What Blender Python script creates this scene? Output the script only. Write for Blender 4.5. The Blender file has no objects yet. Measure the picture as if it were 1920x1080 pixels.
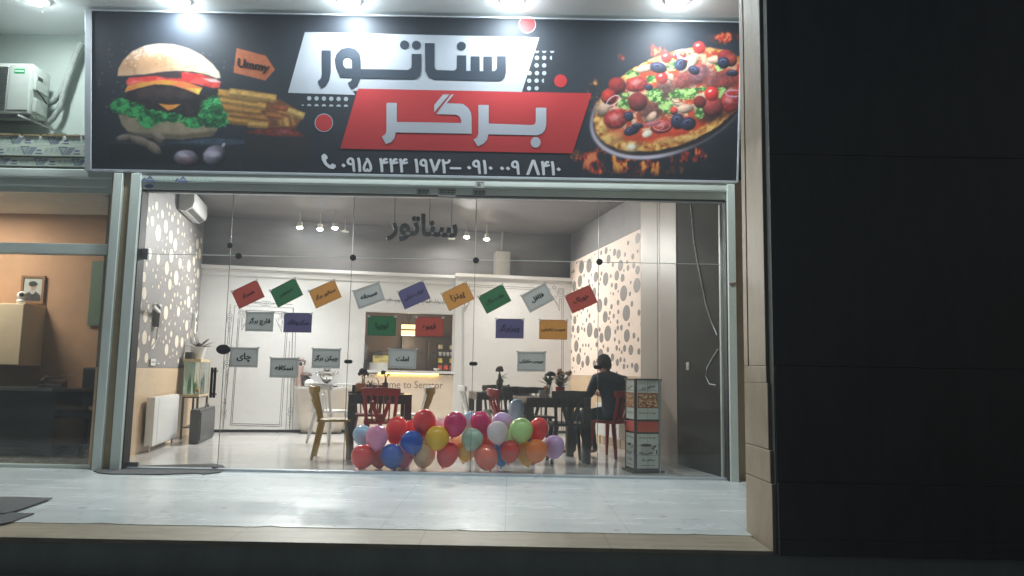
import bpy, bmesh, math, random, unicodedata
import numpy as np
from mathutils import Vector, Matrix

SC = bpy.context.scene
COL = SC.collection
random.seed(7)

# ------------------------------------------------------------------ camera
CAM_H, FPX = 1.05, 1440.0
TH, RL = math.atan(160/1440.0), math.radians(1.05)
_R0 = np.array([1, 0, 0.0]); _U0 = np.array([0, -math.sin(TH), math.cos(TH)])
VF = np.array([0, math.cos(TH), math.sin(TH)])
VR = math.cos(RL)*_R0 + math.sin(RL)*_U0
VU = -math.sin(RL)*_R0 + math.cos(RL)*_U0
CAMP = np.array([0, 0, CAM_H])
cd = bpy.data.cameras.new('camera'); cam = bpy.data.objects.new('camera', cd); COL.objects.link(cam)
cd.sensor_width = 36; cd.lens = 36*FPX/1920; cd.clip_start = 0.05; cd.clip_end = 400
cam.matrix_world = Matrix(((VR[0], VU[0], -VF[0], 0), (VR[1], VU[1], -VF[1], 0), (VR[2], VU[2], -VF[2], CAM_H), (0, 0, 0, 1)))
SC.camera = cam

# ------------------------------------------------------------------ world, sun, exposure (night)
w = bpy.data.worlds.new('World'); SC.world = w; w.use_nodes = True
nt = w.node_tree; nt.nodes.clear()
sk = nt.nodes.new('ShaderNodeTexSky'); sk.sky_type = 'NISHITA'; sk.sun_disc = False
sk.sun_elevation = math.radians(20.0); sk.sun_rotation = math.radians(100)
bg = nt.nodes.new('ShaderNodeBackground'); bg.inputs[1].default_value = 0.013
wo = nt.nodes.new('ShaderNodeOutputWorld')
nt.links.new(sk.outputs[0], bg.inputs[0]); nt.links.new(bg.outputs[0], wo.inputs[0])
sd = bpy.data.lights.new('sun', 'SUN'); sd.energy = 0.004; sd.angle = math.radians(10); sd.color = (1, 0.9, 0.8)
so = bpy.data.objects.new('sun', sd); COL.objects.link(so); so.rotation_euler = (math.radians(60), 0, math.radians(-20))
SC.view_settings.view_transform = 'Standard'; SC.view_settings.look = 'None'
SC.view_settings.exposure = 0.8; SC.view_settings.gamma = 1.0
SC.render.engine = 'CYCLES'
cy = SC.cycles
cy.use_denoising = True; cy.max_bounces = 9; cy.diffuse_bounces = 4; cy.glossy_bounces = 4
cy.transmission_bounces = 6; cy.transparent_max_bounces = 16; cy.sample_clamp_indirect = 6.0
cy.caustics_reflective = False; cy.caustics_refractive = False
PORCH_W, SPOT_W = 46.0, 39.0

# ------------------------------------------------------------------ view rays -> points in the place
def ray(px, py): return VF + (px-960)/FPX*VR - (py-540)/FPX*VU
def onY(px, py, Y): d = ray(px, py); return CAMP + d*(Y/d[1])
def onz(px, py, z=0.0): d = ray(px, py); return CAMP + d*((z-CAM_H)/d[2])
def onp(px, py, p, n): d = ray(px, py); return CAMP + d*(np.dot(np.array(p)-CAMP, n)/np.dot(d, n))
def proj(P):
    v = np.asarray(P) - CAMP; k = v@VF
    return 960 + FPX*(v@VR)/k, 540 - FPX*(v@VU)/k

YF = 8.05                                    # the glass front
PHI = math.radians(11.8)                     # the shop's rooms are turned against its front
UX = np.array([math.cos(PHI), math.sin(PHI), 0]); VN = np.array([math.sin(PHI), -math.cos(PHI), 0])
BP = onz(411, 811)
C0 = onp(372, 600, BP, VN); C0[2] = 0
RW = 6.375                                   # room width
def I(u, v, z=0.0): return C0 + u*UX + v*VN + np.array([0, 0, z])
def uv(P): d = np.asarray(P)-C0; return float(d@UX), float(d@VN), float(P[2])
def uvB(px, py, v=0.0):                      # point on a plane parallel to the back wall
    return uv(onp(px, py, I(0, v), VN))
def uvL(px, py): return uv(onp(px, py, I(0, 0), UX))
def uvR(px, py): return uv(onp(px, py, I(RW, 0), UX))

# ------------------------------------------------------------------ colours and materials
def S(r, g, b):
    f = lambda c: (c/255/12.92) if c/255 <= .04045 else ((c/255+.055)/1.055)**2.4
    return (f(r), f(g), f(b))
MATS = {}
def M(name, rgb, rough=.5, metal=0.0, var=.08, scale=6.0, bump=0.0, spec=.5, stretch=(1, 1, 1), coat=0.0, emit=0.0, rvar=.08):
    if name in MATS: return MATS[name]
    m = bpy.data.materials.new(name); m.use_nodes = True; MATS[name] = m
    n = m.node_tree.nodes; L = m.node_tree.links; b = n['Principled BSDF']
    b.inputs['Roughness'].default_value = rough; b.inputs['Metallic'].default_value = metal
    b.inputs['Specular IOR Level'].default_value = spec; b.inputs['Coat Weight'].default_value = coat
    tc = n.new('ShaderNodeTexCoord'); mp = n.new('ShaderNodeMapping'); mp.inputs['Scale'].default_value = stretch
    L.new(tc.outputs['Object'], mp.inputs[0])
    nz = n.new('ShaderNodeTexNoise'); nz.inputs['Scale'].default_value = scale; nz.inputs['Detail'].default_value = 6; nz.inputs['Roughness'].default_value = .6
    L.new(mp.outputs[0], nz.inputs['Vector'])
    cr = n.new('ShaderNodeMix'); cr.data_type = 'RGBA'
    lo = tuple(max(0, c*(1-var*2)) for c in rgb)+(1,); hi = tuple(min(1, c*(1+var*2)) for c in rgb)+(1,)
    cr.inputs[6].default_value = lo; cr.inputs[7].default_value = hi
    L.new(nz.outputs['Fac'], cr.inputs[0]); L.new(cr.outputs[2], b.inputs['Base Color'])
    mr = n.new('ShaderNodeMapRange'); mr.inputs[3].default_value = max(.02, rough-rvar); mr.inputs[4].default_value = min(1, rough+rvar)
    L.new(nz.outputs['Fac'], mr.inputs[0]); L.new(mr.outputs[0], b.inputs['Roughness'])
    if bump:
        bp = n.new('ShaderNodeBump'); bp.inputs['Strength'].default_value = bump; bp.inputs['Distance'].default_value = .01
        n2 = n.new('ShaderNodeTexNoise'); n2.inputs['Scale'].default_value = scale*6; n2.inputs['Detail'].default_value = 4
        L.new(mp.outputs[0], n2.inputs['Vector']); L.new(n2.outputs['Fac'], bp.inputs['Height']); L.new(bp.outputs[0], b.inputs['Normal'])
    if emit:
        b.inputs['Emission Color'].default_value = rgb+(1,); b.inputs['Emission Strength'].default_value = emit
    return m

def M_tiles(name, rgb, grout, tx, ty, gw, rough, var=.05, ox=0.0, oy=0.0, scale=1.3, stretch=(1, 3, 1), plane='XY', dirt=0.0):
    """stone or ceramic tiles with fine joints and a streaky veining"""
    m = bpy.data.materials.new(name); m.use_nodes = True; MATS[name] = m
    n = m.node_tree.nodes; L = m.node_tree.links; b = n['Principled BSDF']
    tc = n.new('ShaderNodeTexCoord'); mp = n.new('ShaderNodeMapping'); mp.inputs['Scale'].default_value = stretch
    L.new(tc.outputs['Object'], mp.inputs[0])
    sx = n.new('ShaderNodeSeparateXYZ'); L.new(tc.outputs['Object'], sx.inputs[0])
    def mth(op, a, bb=None, clamp=False):
        k = n.new('ShaderNodeMath'); k.operation = op; k.use_clamp = clamp
        for i, q in enumerate((a, bb)):
            if q is None: continue
            if isinstance(q, (int, float)): k.inputs[i].default_value = q
            else: L.new(q, k.inputs[i])
        return k.outputs[0]
    A, B = plane[0], plane[1]
    def line(o, t, off):
        q = mth('FRACT', mth('ADD', mth('DIVIDE', o, t), off))
        d = mth('ABSOLUTE', mth('SUBTRACT', q, .5))
        return mth('GREATER_THAN', d, .5-gw/t/2)
    g = mth('MAXIMUM', line(sx.outputs[A], tx, ox), line(sx.outputs[B], ty, oy))
    nz = n.new('ShaderNodeTexNoise'); nz.inputs['Scale'].default_value = scale; nz.inputs['Detail'].default_value = 9; nz.inputs['Roughness'].default_value = .62
    nz.inputs['Distortion'].default_value = .6
    L.new(mp.outputs[0], nz.inputs['Vector'])
    cr = n.new('ShaderNodeMix'); cr.data_type = 'RGBA'
    cr.inputs[6].default_value = tuple(max(0, c*(1-var*2)) for c in rgb)+(1,); cr.inputs[7].default_value = tuple(min(1, c*(1+var*2)) for c in rgb)+(1,)
    ct = n.new('ShaderNodeMapRange'); ct.inputs[1].default_value = .25; ct.inputs[2].default_value = .75
    L.new(nz.outputs['Fac'], ct.inputs[0]); L.new(ct.outputs[0], cr.inputs[0])
    out = cr.outputs[2]
    if dirt:
        dz = n.new('ShaderNodeTexNoise'); dz.inputs['Scale'].default_value = 9; dz.inputs['Detail'].default_value = 8
        L.new(tc.outputs['Object'], dz.inputs['Vector'])
        dm = n.new('ShaderNodeMapRange'); dm.inputs[1].default_value = .62; dm.inputs[2].default_value = .70; dm.inputs[4].default_value = dirt
        L.new(dz.outputs['Fac'], dm.inputs[0])
        c3 = n.new('ShaderNodeMix'); c3.data_type = 'RGBA'; c3.inputs[7].default_value = (.16, .14, .11, 1)
        L.new(dm.outputs[0], c3.inputs[0]); L.new(out, c3.inputs[6]); out = c3.outputs[2]
    c2 = n.new('ShaderNodeMix'); c2.data_type = 'RGBA'; c2.inputs[7].default_value = grout+(1,)
    L.new(g, c2.inputs[0]); L.new(out, c2.inputs[6]); L.new(c2.outputs[2], b.inputs['Base Color'])
    mr = n.new('ShaderNodeMapRange'); mr.inputs[3].default_value = max(.03, rough-.04); mr.inputs[4].default_value = rough+.05
    L.new(nz.outputs['Fac'], mr.inputs[0]); L.new(mr.outputs[0], b.inputs['Roughness'])
    return m

def M_glass(name, tint=(.97, .985, .98), base=.04, dust=.035):
    m = bpy.data.materials.new(name); m.use_nodes = True; MATS[name] = m
    n = m.node_tree.nodes; L = m.node_tree.links; n.remove(n['Principled BSDF'])
    tr = n.new('ShaderNodeBsdfTransparent'); tr.inputs[0].default_value = tint+(1,)
    gl = n.new('ShaderNodeBsdfGlossy'); gl.inputs['Roughness'].default_value = .015
    lw = n.new('ShaderNodeLayerWeight'); lw.inputs[0].default_value = .5
    pw = n.new('ShaderNodeMath'); pw.operation = 'POWER'; pw.inputs[1].default_value = 5; L.new(lw.outputs['Facing'], pw.inputs[0])
    ma = n.new('ShaderNodeMath'); ma.operation = 'MULTIPLY_ADD'; ma.inputs[1].default_value = .75; ma.inputs[2].default_value = base; L.new(pw.outputs[0], ma.inputs[0])
    mx = n.new('ShaderNodeMixShader'); L.new(ma.outputs[0], mx.inputs[0]); L.new(tr.outputs[0], mx.inputs[1]); L.new(gl.outputs[0], mx.inputs[2])
    # a film of dust and wiped smears on the pane
    df = n.new('ShaderNodeBsdfDiffuse'); df.inputs[0].default_value = (.8, .82, .8, 1)
    tc = n.new('ShaderNodeTexCoord'); mp = n.new('ShaderNodeMapping'); mp.inputs['Scale'].default_value = (1.2, 1, 3.2); mp.inputs['Rotation'].default_value = (0, .5, 0)
    nz = n.new('ShaderNodeTexNoise'); nz.inputs['Scale'].default_value = 1.6; nz.inputs['Detail'].default_value = 8; nz.inputs['Roughness'].default_value = .68; nz.inputs['Distortion'].default_value = .8
    L.new(tc.outputs['Object'], mp.inputs[0]); L.new(mp.outputs[0], nz.inputs['Vector'])
    mr = n.new('ShaderNodeMapRange'); mr.inputs[1].default_value = .42; mr.inputs[2].default_value = .78; mr.inputs[3].default_value = .004; mr.inputs[4].default_value = dust
    L.new(nz.outputs['Fac'], mr.inputs[0])
    m2 = n.new('ShaderNodeMixShader'); L.new(mr.outputs[0], m2.inputs[0]); L.new(mx.outputs[0], m2.inputs[1]); L.new(df.outputs[0], m2.inputs[2])
    L.new(m2.outputs[0], n['Material Output'].inputs[0])
    return m

def M_emit(name, rgb, strength):
    m = bpy.data.materials.new(name); m.use_nodes = True; MATS[name] = m
    b = m.node_tree.nodes['Principled BSDF']; b.inputs['Base Color'].default_value = (.8, .8, .8, 1)
    b.inputs['Emission Color'].default_value = rgb+(1,); b.inputs['Emission Strength'].default_value = strength
    return m

def M_attr(name, rough=.4, coat=0.0, spec=.5):
    m = bpy.data.materials.new(name); m.use_nodes = True; MATS[name] = m
    n = m.node_tree.nodes; b = n['Principled BSDF']; a = n.new('ShaderNodeVertexColor'); a.layer_name = 'print'
    m.node_tree.links.new(a.outputs[0], b.inputs['Base Color']); b.inputs['Roughness'].default_value = rough
    b.inputs['Coat Weight'].default_value = coat; b.inputs['Specular IOR Level'].default_value = spec
    return m

# ------------------------------------------------------------------ mesh building
class MB:
    def __init__(s): s.v = []; s.f = []; s.m = []
    def add(s, vs, fs, mi=0):
        o = len(s.v); s.v += [tuple(float(c) for c in p) for p in vs]; s.f += [tuple(i+o for i in f) for f in fs]; s.m += [mi]*len(fs); return s
    def hexa(s, P, mi=0):      # 8 points: bottom ring 0-3, top ring 4-7
        return s.add(P, [(3, 2, 1, 0), (4, 5, 6, 7), (0, 1, 5, 4), (1, 2, 6, 5), (2, 3, 7, 6), (3, 0, 4, 7)], mi)
    def box(s, x0, x1, y0, y1, z0, z1, mi=0):
        return s.hexa([(x0, y0, z0), (x1, y0, z0), (x1, y1, z0), (x0, y1, z0), (x0, y0, z1), (x1, y0, z1), (x1, y1, z1), (x0, y1, z1)], mi)
    def cbox(s, c, d, mi=0): return s.box(c[0]-d[0]/2, c[0]+d[0]/2, c[1]-d[1]/2, c[1]+d[1]/2, c[2]-d[2]/2, c[2]+d[2]/2, mi)
    def tube(s, pts, r, n=8, mi=0, cap=True, up=(0, 0, 1), flat=1.0):
        pts = [np.array(p, float) for p in pts]; k = len(pts)
        rs = r if isinstance(r, (list, tuple)) else [r]*k
        vs = []; up = np.array(up, float)
        for i, p in enumerate(pts):
            t = pts[min(i+1, k-1)]-pts[max(i-1, 0)]; t /= (np.linalg.norm(t)+1e-9)
            a = np.cross(t, up)
            if np.linalg.norm(a) < .05: a = np.cross(t, (1, 0, 0))
            a /= np.linalg.norm(a); b = np.cross(a, t)
            for j in range(n):
                q = 2*math.pi*j/n + math.pi/n
                vs.append(p+rs[i]*(math.cos(q)*a+math.sin(q)*b*flat))
        fs = [(i*n+j, i*n+(j+1) % n, (i+1)*n+(j+1) % n, (i+1)*n+j) for i in range(k-1) for j in range(n)]
        if cap: fs += [tuple(range(n))[::-1], tuple((k-1)*n+j for j in range(n))]
        return s.add(vs, fs, mi)
    def bar(s, p, q, w, h, mi=0, up=(0, 0, 1)):   # rectangular bar
        p = np.array(p, float); q = np.array(q, float); t = q-p; t /= np.linalg.norm(t); u_ = np.array(up, float)
        a = np.cross(t, u_)
        if np.linalg.norm(a) < .05: a = np.cross(t, (1, 0, 0))
        a /= np.linalg.norm(a); b = np.cross(a, t)
        P = [e+sa*a*w/2+sb*b*h/2 for e in (p, q) for sa, sb in ((-1, -1), (1, -1), (1, 1), (-1, 1))]
        return s.hexa(P, mi)
    def lathe(s, prof, n=20, c=(0, 0, 0), mi=0, sx=1.0, sy=1.0):
        vs = []; k = len(prof)
        for r, z in prof:
            for j in range(n):
                q = 2*math.pi*j/n; vs.append((c[0]+r*sx*math.cos(q), c[1]+r*sy*math.sin(q), c[2]+z))
        fs = [(i*n+j, i*n+(j+1) % n, (i+1)*n+(j+1) % n, (i+1)*n+j) for i in range(k-1) for j in range(n)]
        fs += [tuple(range(n))[::-1], tuple((k-1)*n+j for j in range(n))]
        return s.add(vs, fs, mi)
    def ball(s, c, r, n=14, m=10, mi=0, jit=0.0):
        rx, ry, rz = r if isinstance(r, (tuple, list)) else (r, r, r)
        prof = []
        vs = [(c[0], c[1], c[2]-rz)]
        for i in range(1, m):
            a = -math.pi/2+math.pi*i/m
            for j in range(n):
                q = 2*math.pi*j/n; k = 1+jit*(random.random()-.5)
                vs.append((c[0]+rx*math.cos(a)*math.cos(q)*k, c[1]+ry*math.cos(a)*math.sin(q)*k, c[2]+rz*math.sin(a)*k))
        vs.append((c[0], c[1], c[2]+rz)); e = len(vs)-1
        fs = [(0, 1+(j+1) % n, 1+j) for j in range(n)]
        for i in range(m-2):
            fs += [(1+i*n+j, 1+i*n+(j+1) % n, 1+(i+1)*n+(j+1) % n, 1+(i+1)*n+j) for j in range(n)]
        fs += [(e, 1+(m-2)*n+j, 1+(m-2)*n+(j+1) % n) for j in range(n)]
        return s.add(vs, fs, mi)
    def prism(s, poly, fn, d0, d1, mi=0):  # poly of 2D points, fn(a, b, d) -> 3D
        n = len(poly); vs = [fn(a, b, d0) for a, b in poly]+[fn(a, b, d1) for a, b in poly]
        fs = [tuple(range(n)), tuple(range(2*n-1, n-1, -1))]+[(i, i+n, (i+1) % n+n, (i+1) % n) for i in range(n)]
        return s.add(vs, fs, mi)
    def leaf(s, base, tip, width, mi=0, droop=.0, n=5, fold=.25):
        b = np.array(base, float); t = np.array(tip, float); d = t-b; L_ = np.linalg.norm(d); d /= L_
        a = np.cross(d, (0, 0, 1)); a = a/np.linalg.norm(a) if np.linalg.norm(a) > .05 else np.array([1., 0, 0]); nn = np.cross(a, d)
        vs = []
        for i in range(n+1):
            k = i/n; wv = width*math.sin(math.pi*min(1, .08+k*.92))**.8
            c = b+d*L_*k-np.array([0, 0, droop*k*k])
            vs += [c-a*wv/2+nn*fold*wv*.5, c, c+a*wv/2+nn*fold*wv*.5]
        fs = []
        for i in range(n):
            o = i*3; fs += [(o, o+1, o+4, o+3), (o+1, o+2, o+5, o+4)]
        return s.add(vs, fs, mi)
    def build(s, name, mats, parent=None, bevel=0.0, smooth=None, loc=None, rz=0.0, seg=2, recalc=True):
        me = bpy.data.meshes.new(name); me.from_pydata(s.v, [], s.f); me.update()
        mats = mats if isinstance(mats, (list, tuple)) else [mats]
        for m in mats: me.materials.append(m)
        me.polygons.foreach_set('material_index', s.m)
        if bevel or recalc:
            bm = bmesh.new(); bm.from_mesh(me)
            if recalc: bmesh.ops.recalc_face_normals(bm, faces=bm.faces)
            if bevel:
                ed = [e for e in bm.edges if len(e.link_faces) == 2 and e.calc_face_angle(0) > .5]
                bmesh.ops.bevel(bm, geom=ed, offset=bevel, segments=seg, profile=.6, affect='EDGES', clamp_overlap=True)
            bm.to_mesh(me); bm.free()
        if smooth:
            me.polygons.foreach_set('use_smooth', [True]*len(me.polygons)); me.set_sharp_from_angle(angle=math.radians(smooth))
        return link(name, me, parent, loc, rz)

def link(name, me, parent=None, loc=None, rz=0.0):
    o = bpy.data.objects.new(name, me); COL.objects.link(o)
    if loc is not None: o.location = [float(c) for c in loc]
    if rz: o.rotation_euler = (0, 0, rz)
    if parent: o.parent = parent
    return o

def tag(o, label=None, cat=None, group=None, kind=None):
    if label: o['label'] = label
    if cat: o['category'] = cat
    if group: o['group'] = group
    if kind: o['kind'] = kind
    return o
def thing(name, label, cat, loc=(0, 0, 0), rz=0.0, group=None):
    o = bpy.data.objects.new(name, None); COL.objects.link(o); o.empty_display_size = .1
    o.location = [float(c) for c in loc]; o.rotation_euler = (0, 0, rz)
    return tag(o, label, cat, group)
def kids(o): return [c for c in bpy.data.objects if c.parent == o]
def dup(root, loc, rz, label, group=None, swap=None):
    def cp(o, par):
        c = o.copy(); COL.objects.link(c); c.parent = par
        if swap and c.data:
            c.data = c.data.copy()
            for i, m in enumerate(c.data.materials):
                if m and m.name in swap: c.data.materials[i] = swap[m.name]
        for k in kids(o): cp(k, c)
        return c
    r = cp(root, None); r.location = [float(c) for c in loc]; r.rotation_euler = (0, 0, rz); r['label'] = label
    if group: r['group'] = group
    return r

# ------------------------------------------------------------------ lettering
FORMS = {}
for cp_ in list(range(0xFB50, 0xFE00))+list(range(0xFE70, 0xFF00)):
    dd = unicodedata.decomposition(chr(cp_)).split()
    if len(dd) == 2 and dd[0] in ('<isolated>', '<final>', '<initial>', '<medial>'):
        FORMS.setdefault(chr(int(dd[1], 16)), {})[dd[0][1:-1]] = chr(cp_)
def fa(t):
    out = []
    for wd in t.split(' '):
        r = ''
        for i, c in enumerate(wd):
            f = FORMS.get(c)
            if not f: r += c; continue
            prev = i > 0 and 'initial' in FORMS.get(wd[i-1], {}); nxt = 'initial' in f and i+1 < len(wd) and wd[i+1] in FORMS
            k = 'medial' if prev and nxt else 'final' if prev else 'initial' if nxt else 'isolated'
            r += f.get(k, f.get('isolated', c))
        out.append(r[::-1])
    return ' '.join(out[::-1])
_TX = {}
def text2d(t):
    """triangles of a line of text: (verts Nx2 centred, faces)"""
    if t in _TX: return _TX[t]
    cu = bpy.data.curves.new('lettering', 'FONT'); cu.body = t; cu.size = 1.0; cu.resolution_u = 3
    o = bpy.data.objects.new('lettering', cu); COL.objects.link(o)
    bpy.context.view_layer.update()
    ev = o.evaluated_get(bpy.context.evaluated_depsgraph_get()); me = ev.to_mesh()
    vs = np.array([v.co[:2] for v in me.vertices]); fs = [tuple(p.vertices) for p in me.polygons]
    ev.to_mesh_clear(); bpy.data.objects.remove(o); bpy.data.curves.remove(cu)
    vs = vs-(vs.min(0)+vs.max(0))/2
    _TX[t] = (vs, fs); return _TX[t]
def put_text(mb, t, w_, fn, mi=0, h_=None, bold=0.0, ang=0.0, maxh=None):
    """fn(a, b, k) -> 3D; a right, b up, k counts thin layers"""
    vs, fs = text2d(t); e = vs.max(0)-vs.min(0)
    k = w_/e[0]; ky = (h_/e[1]) if h_ else k
    if maxh and ky*e[1] > maxh: k = ky = maxh/e[1]
    ca, sa = math.cos(ang), math.sin(ang)
    offs = [(0, 0)] if not bold else [(-bold, 0), (bold, 0), (0, bold*.6), (0, -bold*.6)]
    for i, (dx, dy) in enumerate(offs):
        P = []
        for x, y in vs:
            x, y = x*k+dx, y*ky+dy
            P.append(fn(x*ca-y*sa, x*sa+y*ca, i))
        mb.add(P, fs, mi)
    return mb
def ribbon(mb, pts, wd, fn, mi=0, closed=False):
    """flat line of constant width along 2D pts"""
    pts = [np.array(p, float) for p in pts]; n = len(pts); vs = []
    for i, p in enumerate(pts):
        a = pts[(i-1) % n] if (closed or i > 0) else p; b = pts[(i+1) % n] if (closed or i < n-1) else p
        t = b-a; t /= np.linalg.norm(t)+1e-9; nn = np.array([-t[1], t[0]])
        t1 = p-a; t1n = np.linalg.norm(t1)
        k = 1.0
        if t1n > 1e-6 and np.linalg.norm(b-p) > 1e-6:
            c = np.dot(t1/t1n, t); k = 1/max(.5, c)
        vs += [fn(*(p+nn*wd/2*k)), fn(*(p-nn*wd/2*k))]
    fs = [(2*i, 2*i+1, 2*i+3, 2*i+2) for i in range(n-1)]
    if closed: fs.append((2*n-2, 2*n-1, 1, 0))
    mb.add(vs, fs, mi)
def circ(cx, cy_, rx, ry=None, n=20, a0=0, a1=2*math.pi, rot=0.0):
    ry = rx if ry is None else ry; out = []
    full = abs(a1-a0) > 6.28
    for i in range(n if full else n+1):
        q = a0+(a1-a0)*i/n; x, y = rx*math.cos(q), ry*math.sin(q)
        out.append((cx+x*math.cos(rot)-y*math.sin(rot), cy_+x*math.sin(rot)+y*math.cos(rot)))
    return out
# ================================================================== materials
porch_m = M_tiles('porch marble', (.52, .555, .55), (.32, .33, .32), .84, .84, .005, .26, var=.07, ox=.02, oy=.19, scale=1.1, stretch=(.7, 3.5, 1), dirt=.5)
strip_m = M_tiles('travertine tread', S(134, 124, 104), (.12, .1, .08), 1.18, 9, .006, .5, var=.2, ox=.46, oy=.0, scale=3, stretch=(.8, 4, 1), dirt=.4)
dark_st = M('riser stone', S(120, 126, 118), .55, var=.2, scale=5, bump=.2, stretch=(1, 1, .4))
asphalt = M('asphalt', (.04, .042, .042), .9, var=.25, scale=40, bump=.5)
travert = M('pillar travertine', S(158, 142, 120), .55, var=.2, scale=5, bump=.3, stretch=(1, 1, .5))
clad_m = M('dark granite', (.018, .02, .02), .4, var=.4, scale=9, bump=.06, stretch=(1, 1, .25))
plast = M('white plaster', (.44, .5, .45), .8, var=.05, scale=3, bump=.06)
tan_pl = M('tan plaster', S(150, 134, 108), .85, var=.12, scale=9, bump=.25)
soff_m = M('soffit paint', (.88, .89, .88), .7, var=.03, scale=2)
alu_w = M('white aluminium', (.55, .60, .56), .38, var=.06, scale=5, stretch=(1, 1, .3), bump=.03)
alu_s = M('silver aluminium', (.50, .54, .58), .35, metal=.25, var=.06, scale=5)
black_r = M('black rubber', (.012, .012, .012), .6)
black_p = M('black plastic', (.018, .018, .019), .35)
film_w = M('protective film', (.60, .66, .57), .35, var=.06, scale=14, bump=.1)
film_b = M('film print blue', S(84, 96, 138), .5, var=.2, scale=40)
film_t = M('film print teal', S(160, 190, 178), .5, var=.2, scale=40)
glass_m = M_glass('shop glass')
glass_o = M_glass('office glass', tint=(.95, .97, .96), base=.05)
ink_k = M('black ink', (.02, .02, .022), .6)
chrome = M('steel', (.45, .46, .47), .25, metal=.9)

# ================================================================== ground, steps, porch
ZL = float(onY(100, 1076.5, 4.86)[2])
def slab(name, x0, x1, y0, y1, z0, z1, m, kind='structure', bevel=0.0):
    return tag(MB().box(x0, x1, y0, y1, z0, z1).build(name, m, bevel=bevel), kind=kind)
slab('street', -60, 60, -40, 3.6, -1.2, ZL-.16, asphalt)
slab('pavement', -40, 40, 3.6, 4.85, -1.2, ZL, M('pavement slabs', (.16, .165, .165), .7, var=.2, scale=7, bump=.2))
mb = MB(); mb.box(-14, 8, 4.86, 5.36, ZL-.1, -.012)
slab('step_riser', -14, 8, 4.875, 5.4, -1.0, -.03, dark_st)
slab('step_tread', -14, 1.63, 4.855, 5.4, -.03, -.004, strip_m, bevel=.004)
# porch floor: one marble sheet with a chipped front edge
rr = random.Random(3)
front = []; x = -14.0
while x < 1.64:
    front.append((x, 5.285+rr.uniform(-.004, .012)+(rr.uniform(.01, .035) if rr.random() < .18 else 0))); x += rr.uniform(.04, .16)
front.append((1.64, 5.29))
poly = front+[(1.64, 5.44), (8, 5.44), (8, 8.02), (-14, 8.02)]
tag(MB().prism(poly, lambda a, b, d: (a, b, d), -.05, 0.0).build('porch_floor', porch_m), kind='structure')
slab('soil_base', -14, 8, 5.4, 16, -1.0, -.06, asphalt)

# ================================================================== soffit over the porch
slab('porch_ceiling', -14, 8, 4.86, 8.9, 4.80, 4.95, soff_m)

# ================================================================== stone pillar
pil = thing('stone_pillar', 'tall travertine pillar with slotted side at the porch corner', 'pillar', (1.64, 5.15, 0))
def zt(py, px=1430, Y=4.95): return float(onY(px, py, Y)[2])
z1, z2, z3, z4 = zt(685), zt(718), zt(843), zt(905)
def pb(x0, x1, y0, y1, za, zb, mb=None): return (mb or MB()).box(x0-1.64, x1-1.64, y0-5.15, y1-5.15, za, zb)
m_ = MB(); pb(1.64, 8, 5.335, 5.42, z1, 4.8, m_); pb(1.67, 8, 5.31, 5.335, z1, 4.8, m_); pb(1.64, 8, 4.96, 5.31, z1, 4.8, m_)
m_.build('shaft', travert, pil, bevel=.004)
pb(1.64, 8, 4.955, 5.42, z2, z1-.002).build('cap_block', travert, pil, bevel=.004)
for za, zb, yy in ((z3, z2, 4.935), (z4-.0, z3, 4.91), (-.03, z4, 4.885)):
    pb(1.64, 8, yy, 5.42, za+.003, zb-.001).build('base_block', travert, pil, bevel=.005)
zc = [zt(y, 1500, 4.85) for y in (1012, 906, 686)]+[2.5, 4.8]
bl = -.03
for a, b_, yy in zip([bl]+zc[:-1], zc, (4.865, 4.87, 4.89, 4.905, 4.905)):
    pb(1.665, 8, yy-.03, 4.96, a+.002, b_-.001).build('cladding_slab', clad_m, pil, bevel=.003)
pb(1.66, 1.672, 4.87, 4.96, -.02, 4.8).build('edge_strip', M('edge metal', S(44, 52, 46), .7, var=.2), pil)

# ================================================================== walls of the front
sfw = thing('facade_wall', 'tan plastered pier between the glass front and the stone pillar', 'wall', (2.5, 8.2, 0))
XR0 = float(onY(1381, 600, YF)[0]); XL0, XL1 = float(onY(210, 600, YF)[0]), float(onY(246, 600, YF)[0])
MB().box(XR0-2.5, 6, -.16, .2, 0, 3.15).build('pier', tan_pl, sfw)
MB().box(-6.95, 6, -.02, .2, 3.15, 4.80).build('upper_wall', plast, sfw)
div = MB().box(-.16, .10, -.14, -.02, 0, 3.1).build('divider_wall', tan_pl, loc=(-4.09, 8.1, 0))
tag(div, 'narrow tan plaster pier between the office window and the burger shop', 'wall')

# recessed wall with the air conditioner
YA = 8.42
wa = MB().box(-14, -4.40, 0, .2, 3.1, 4.80).build('recessed_wall', plast, loc=(0, YA, 0))
tag(wa, 'pale plaster wall behind the outdoor air conditioner', 'wall')

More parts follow.
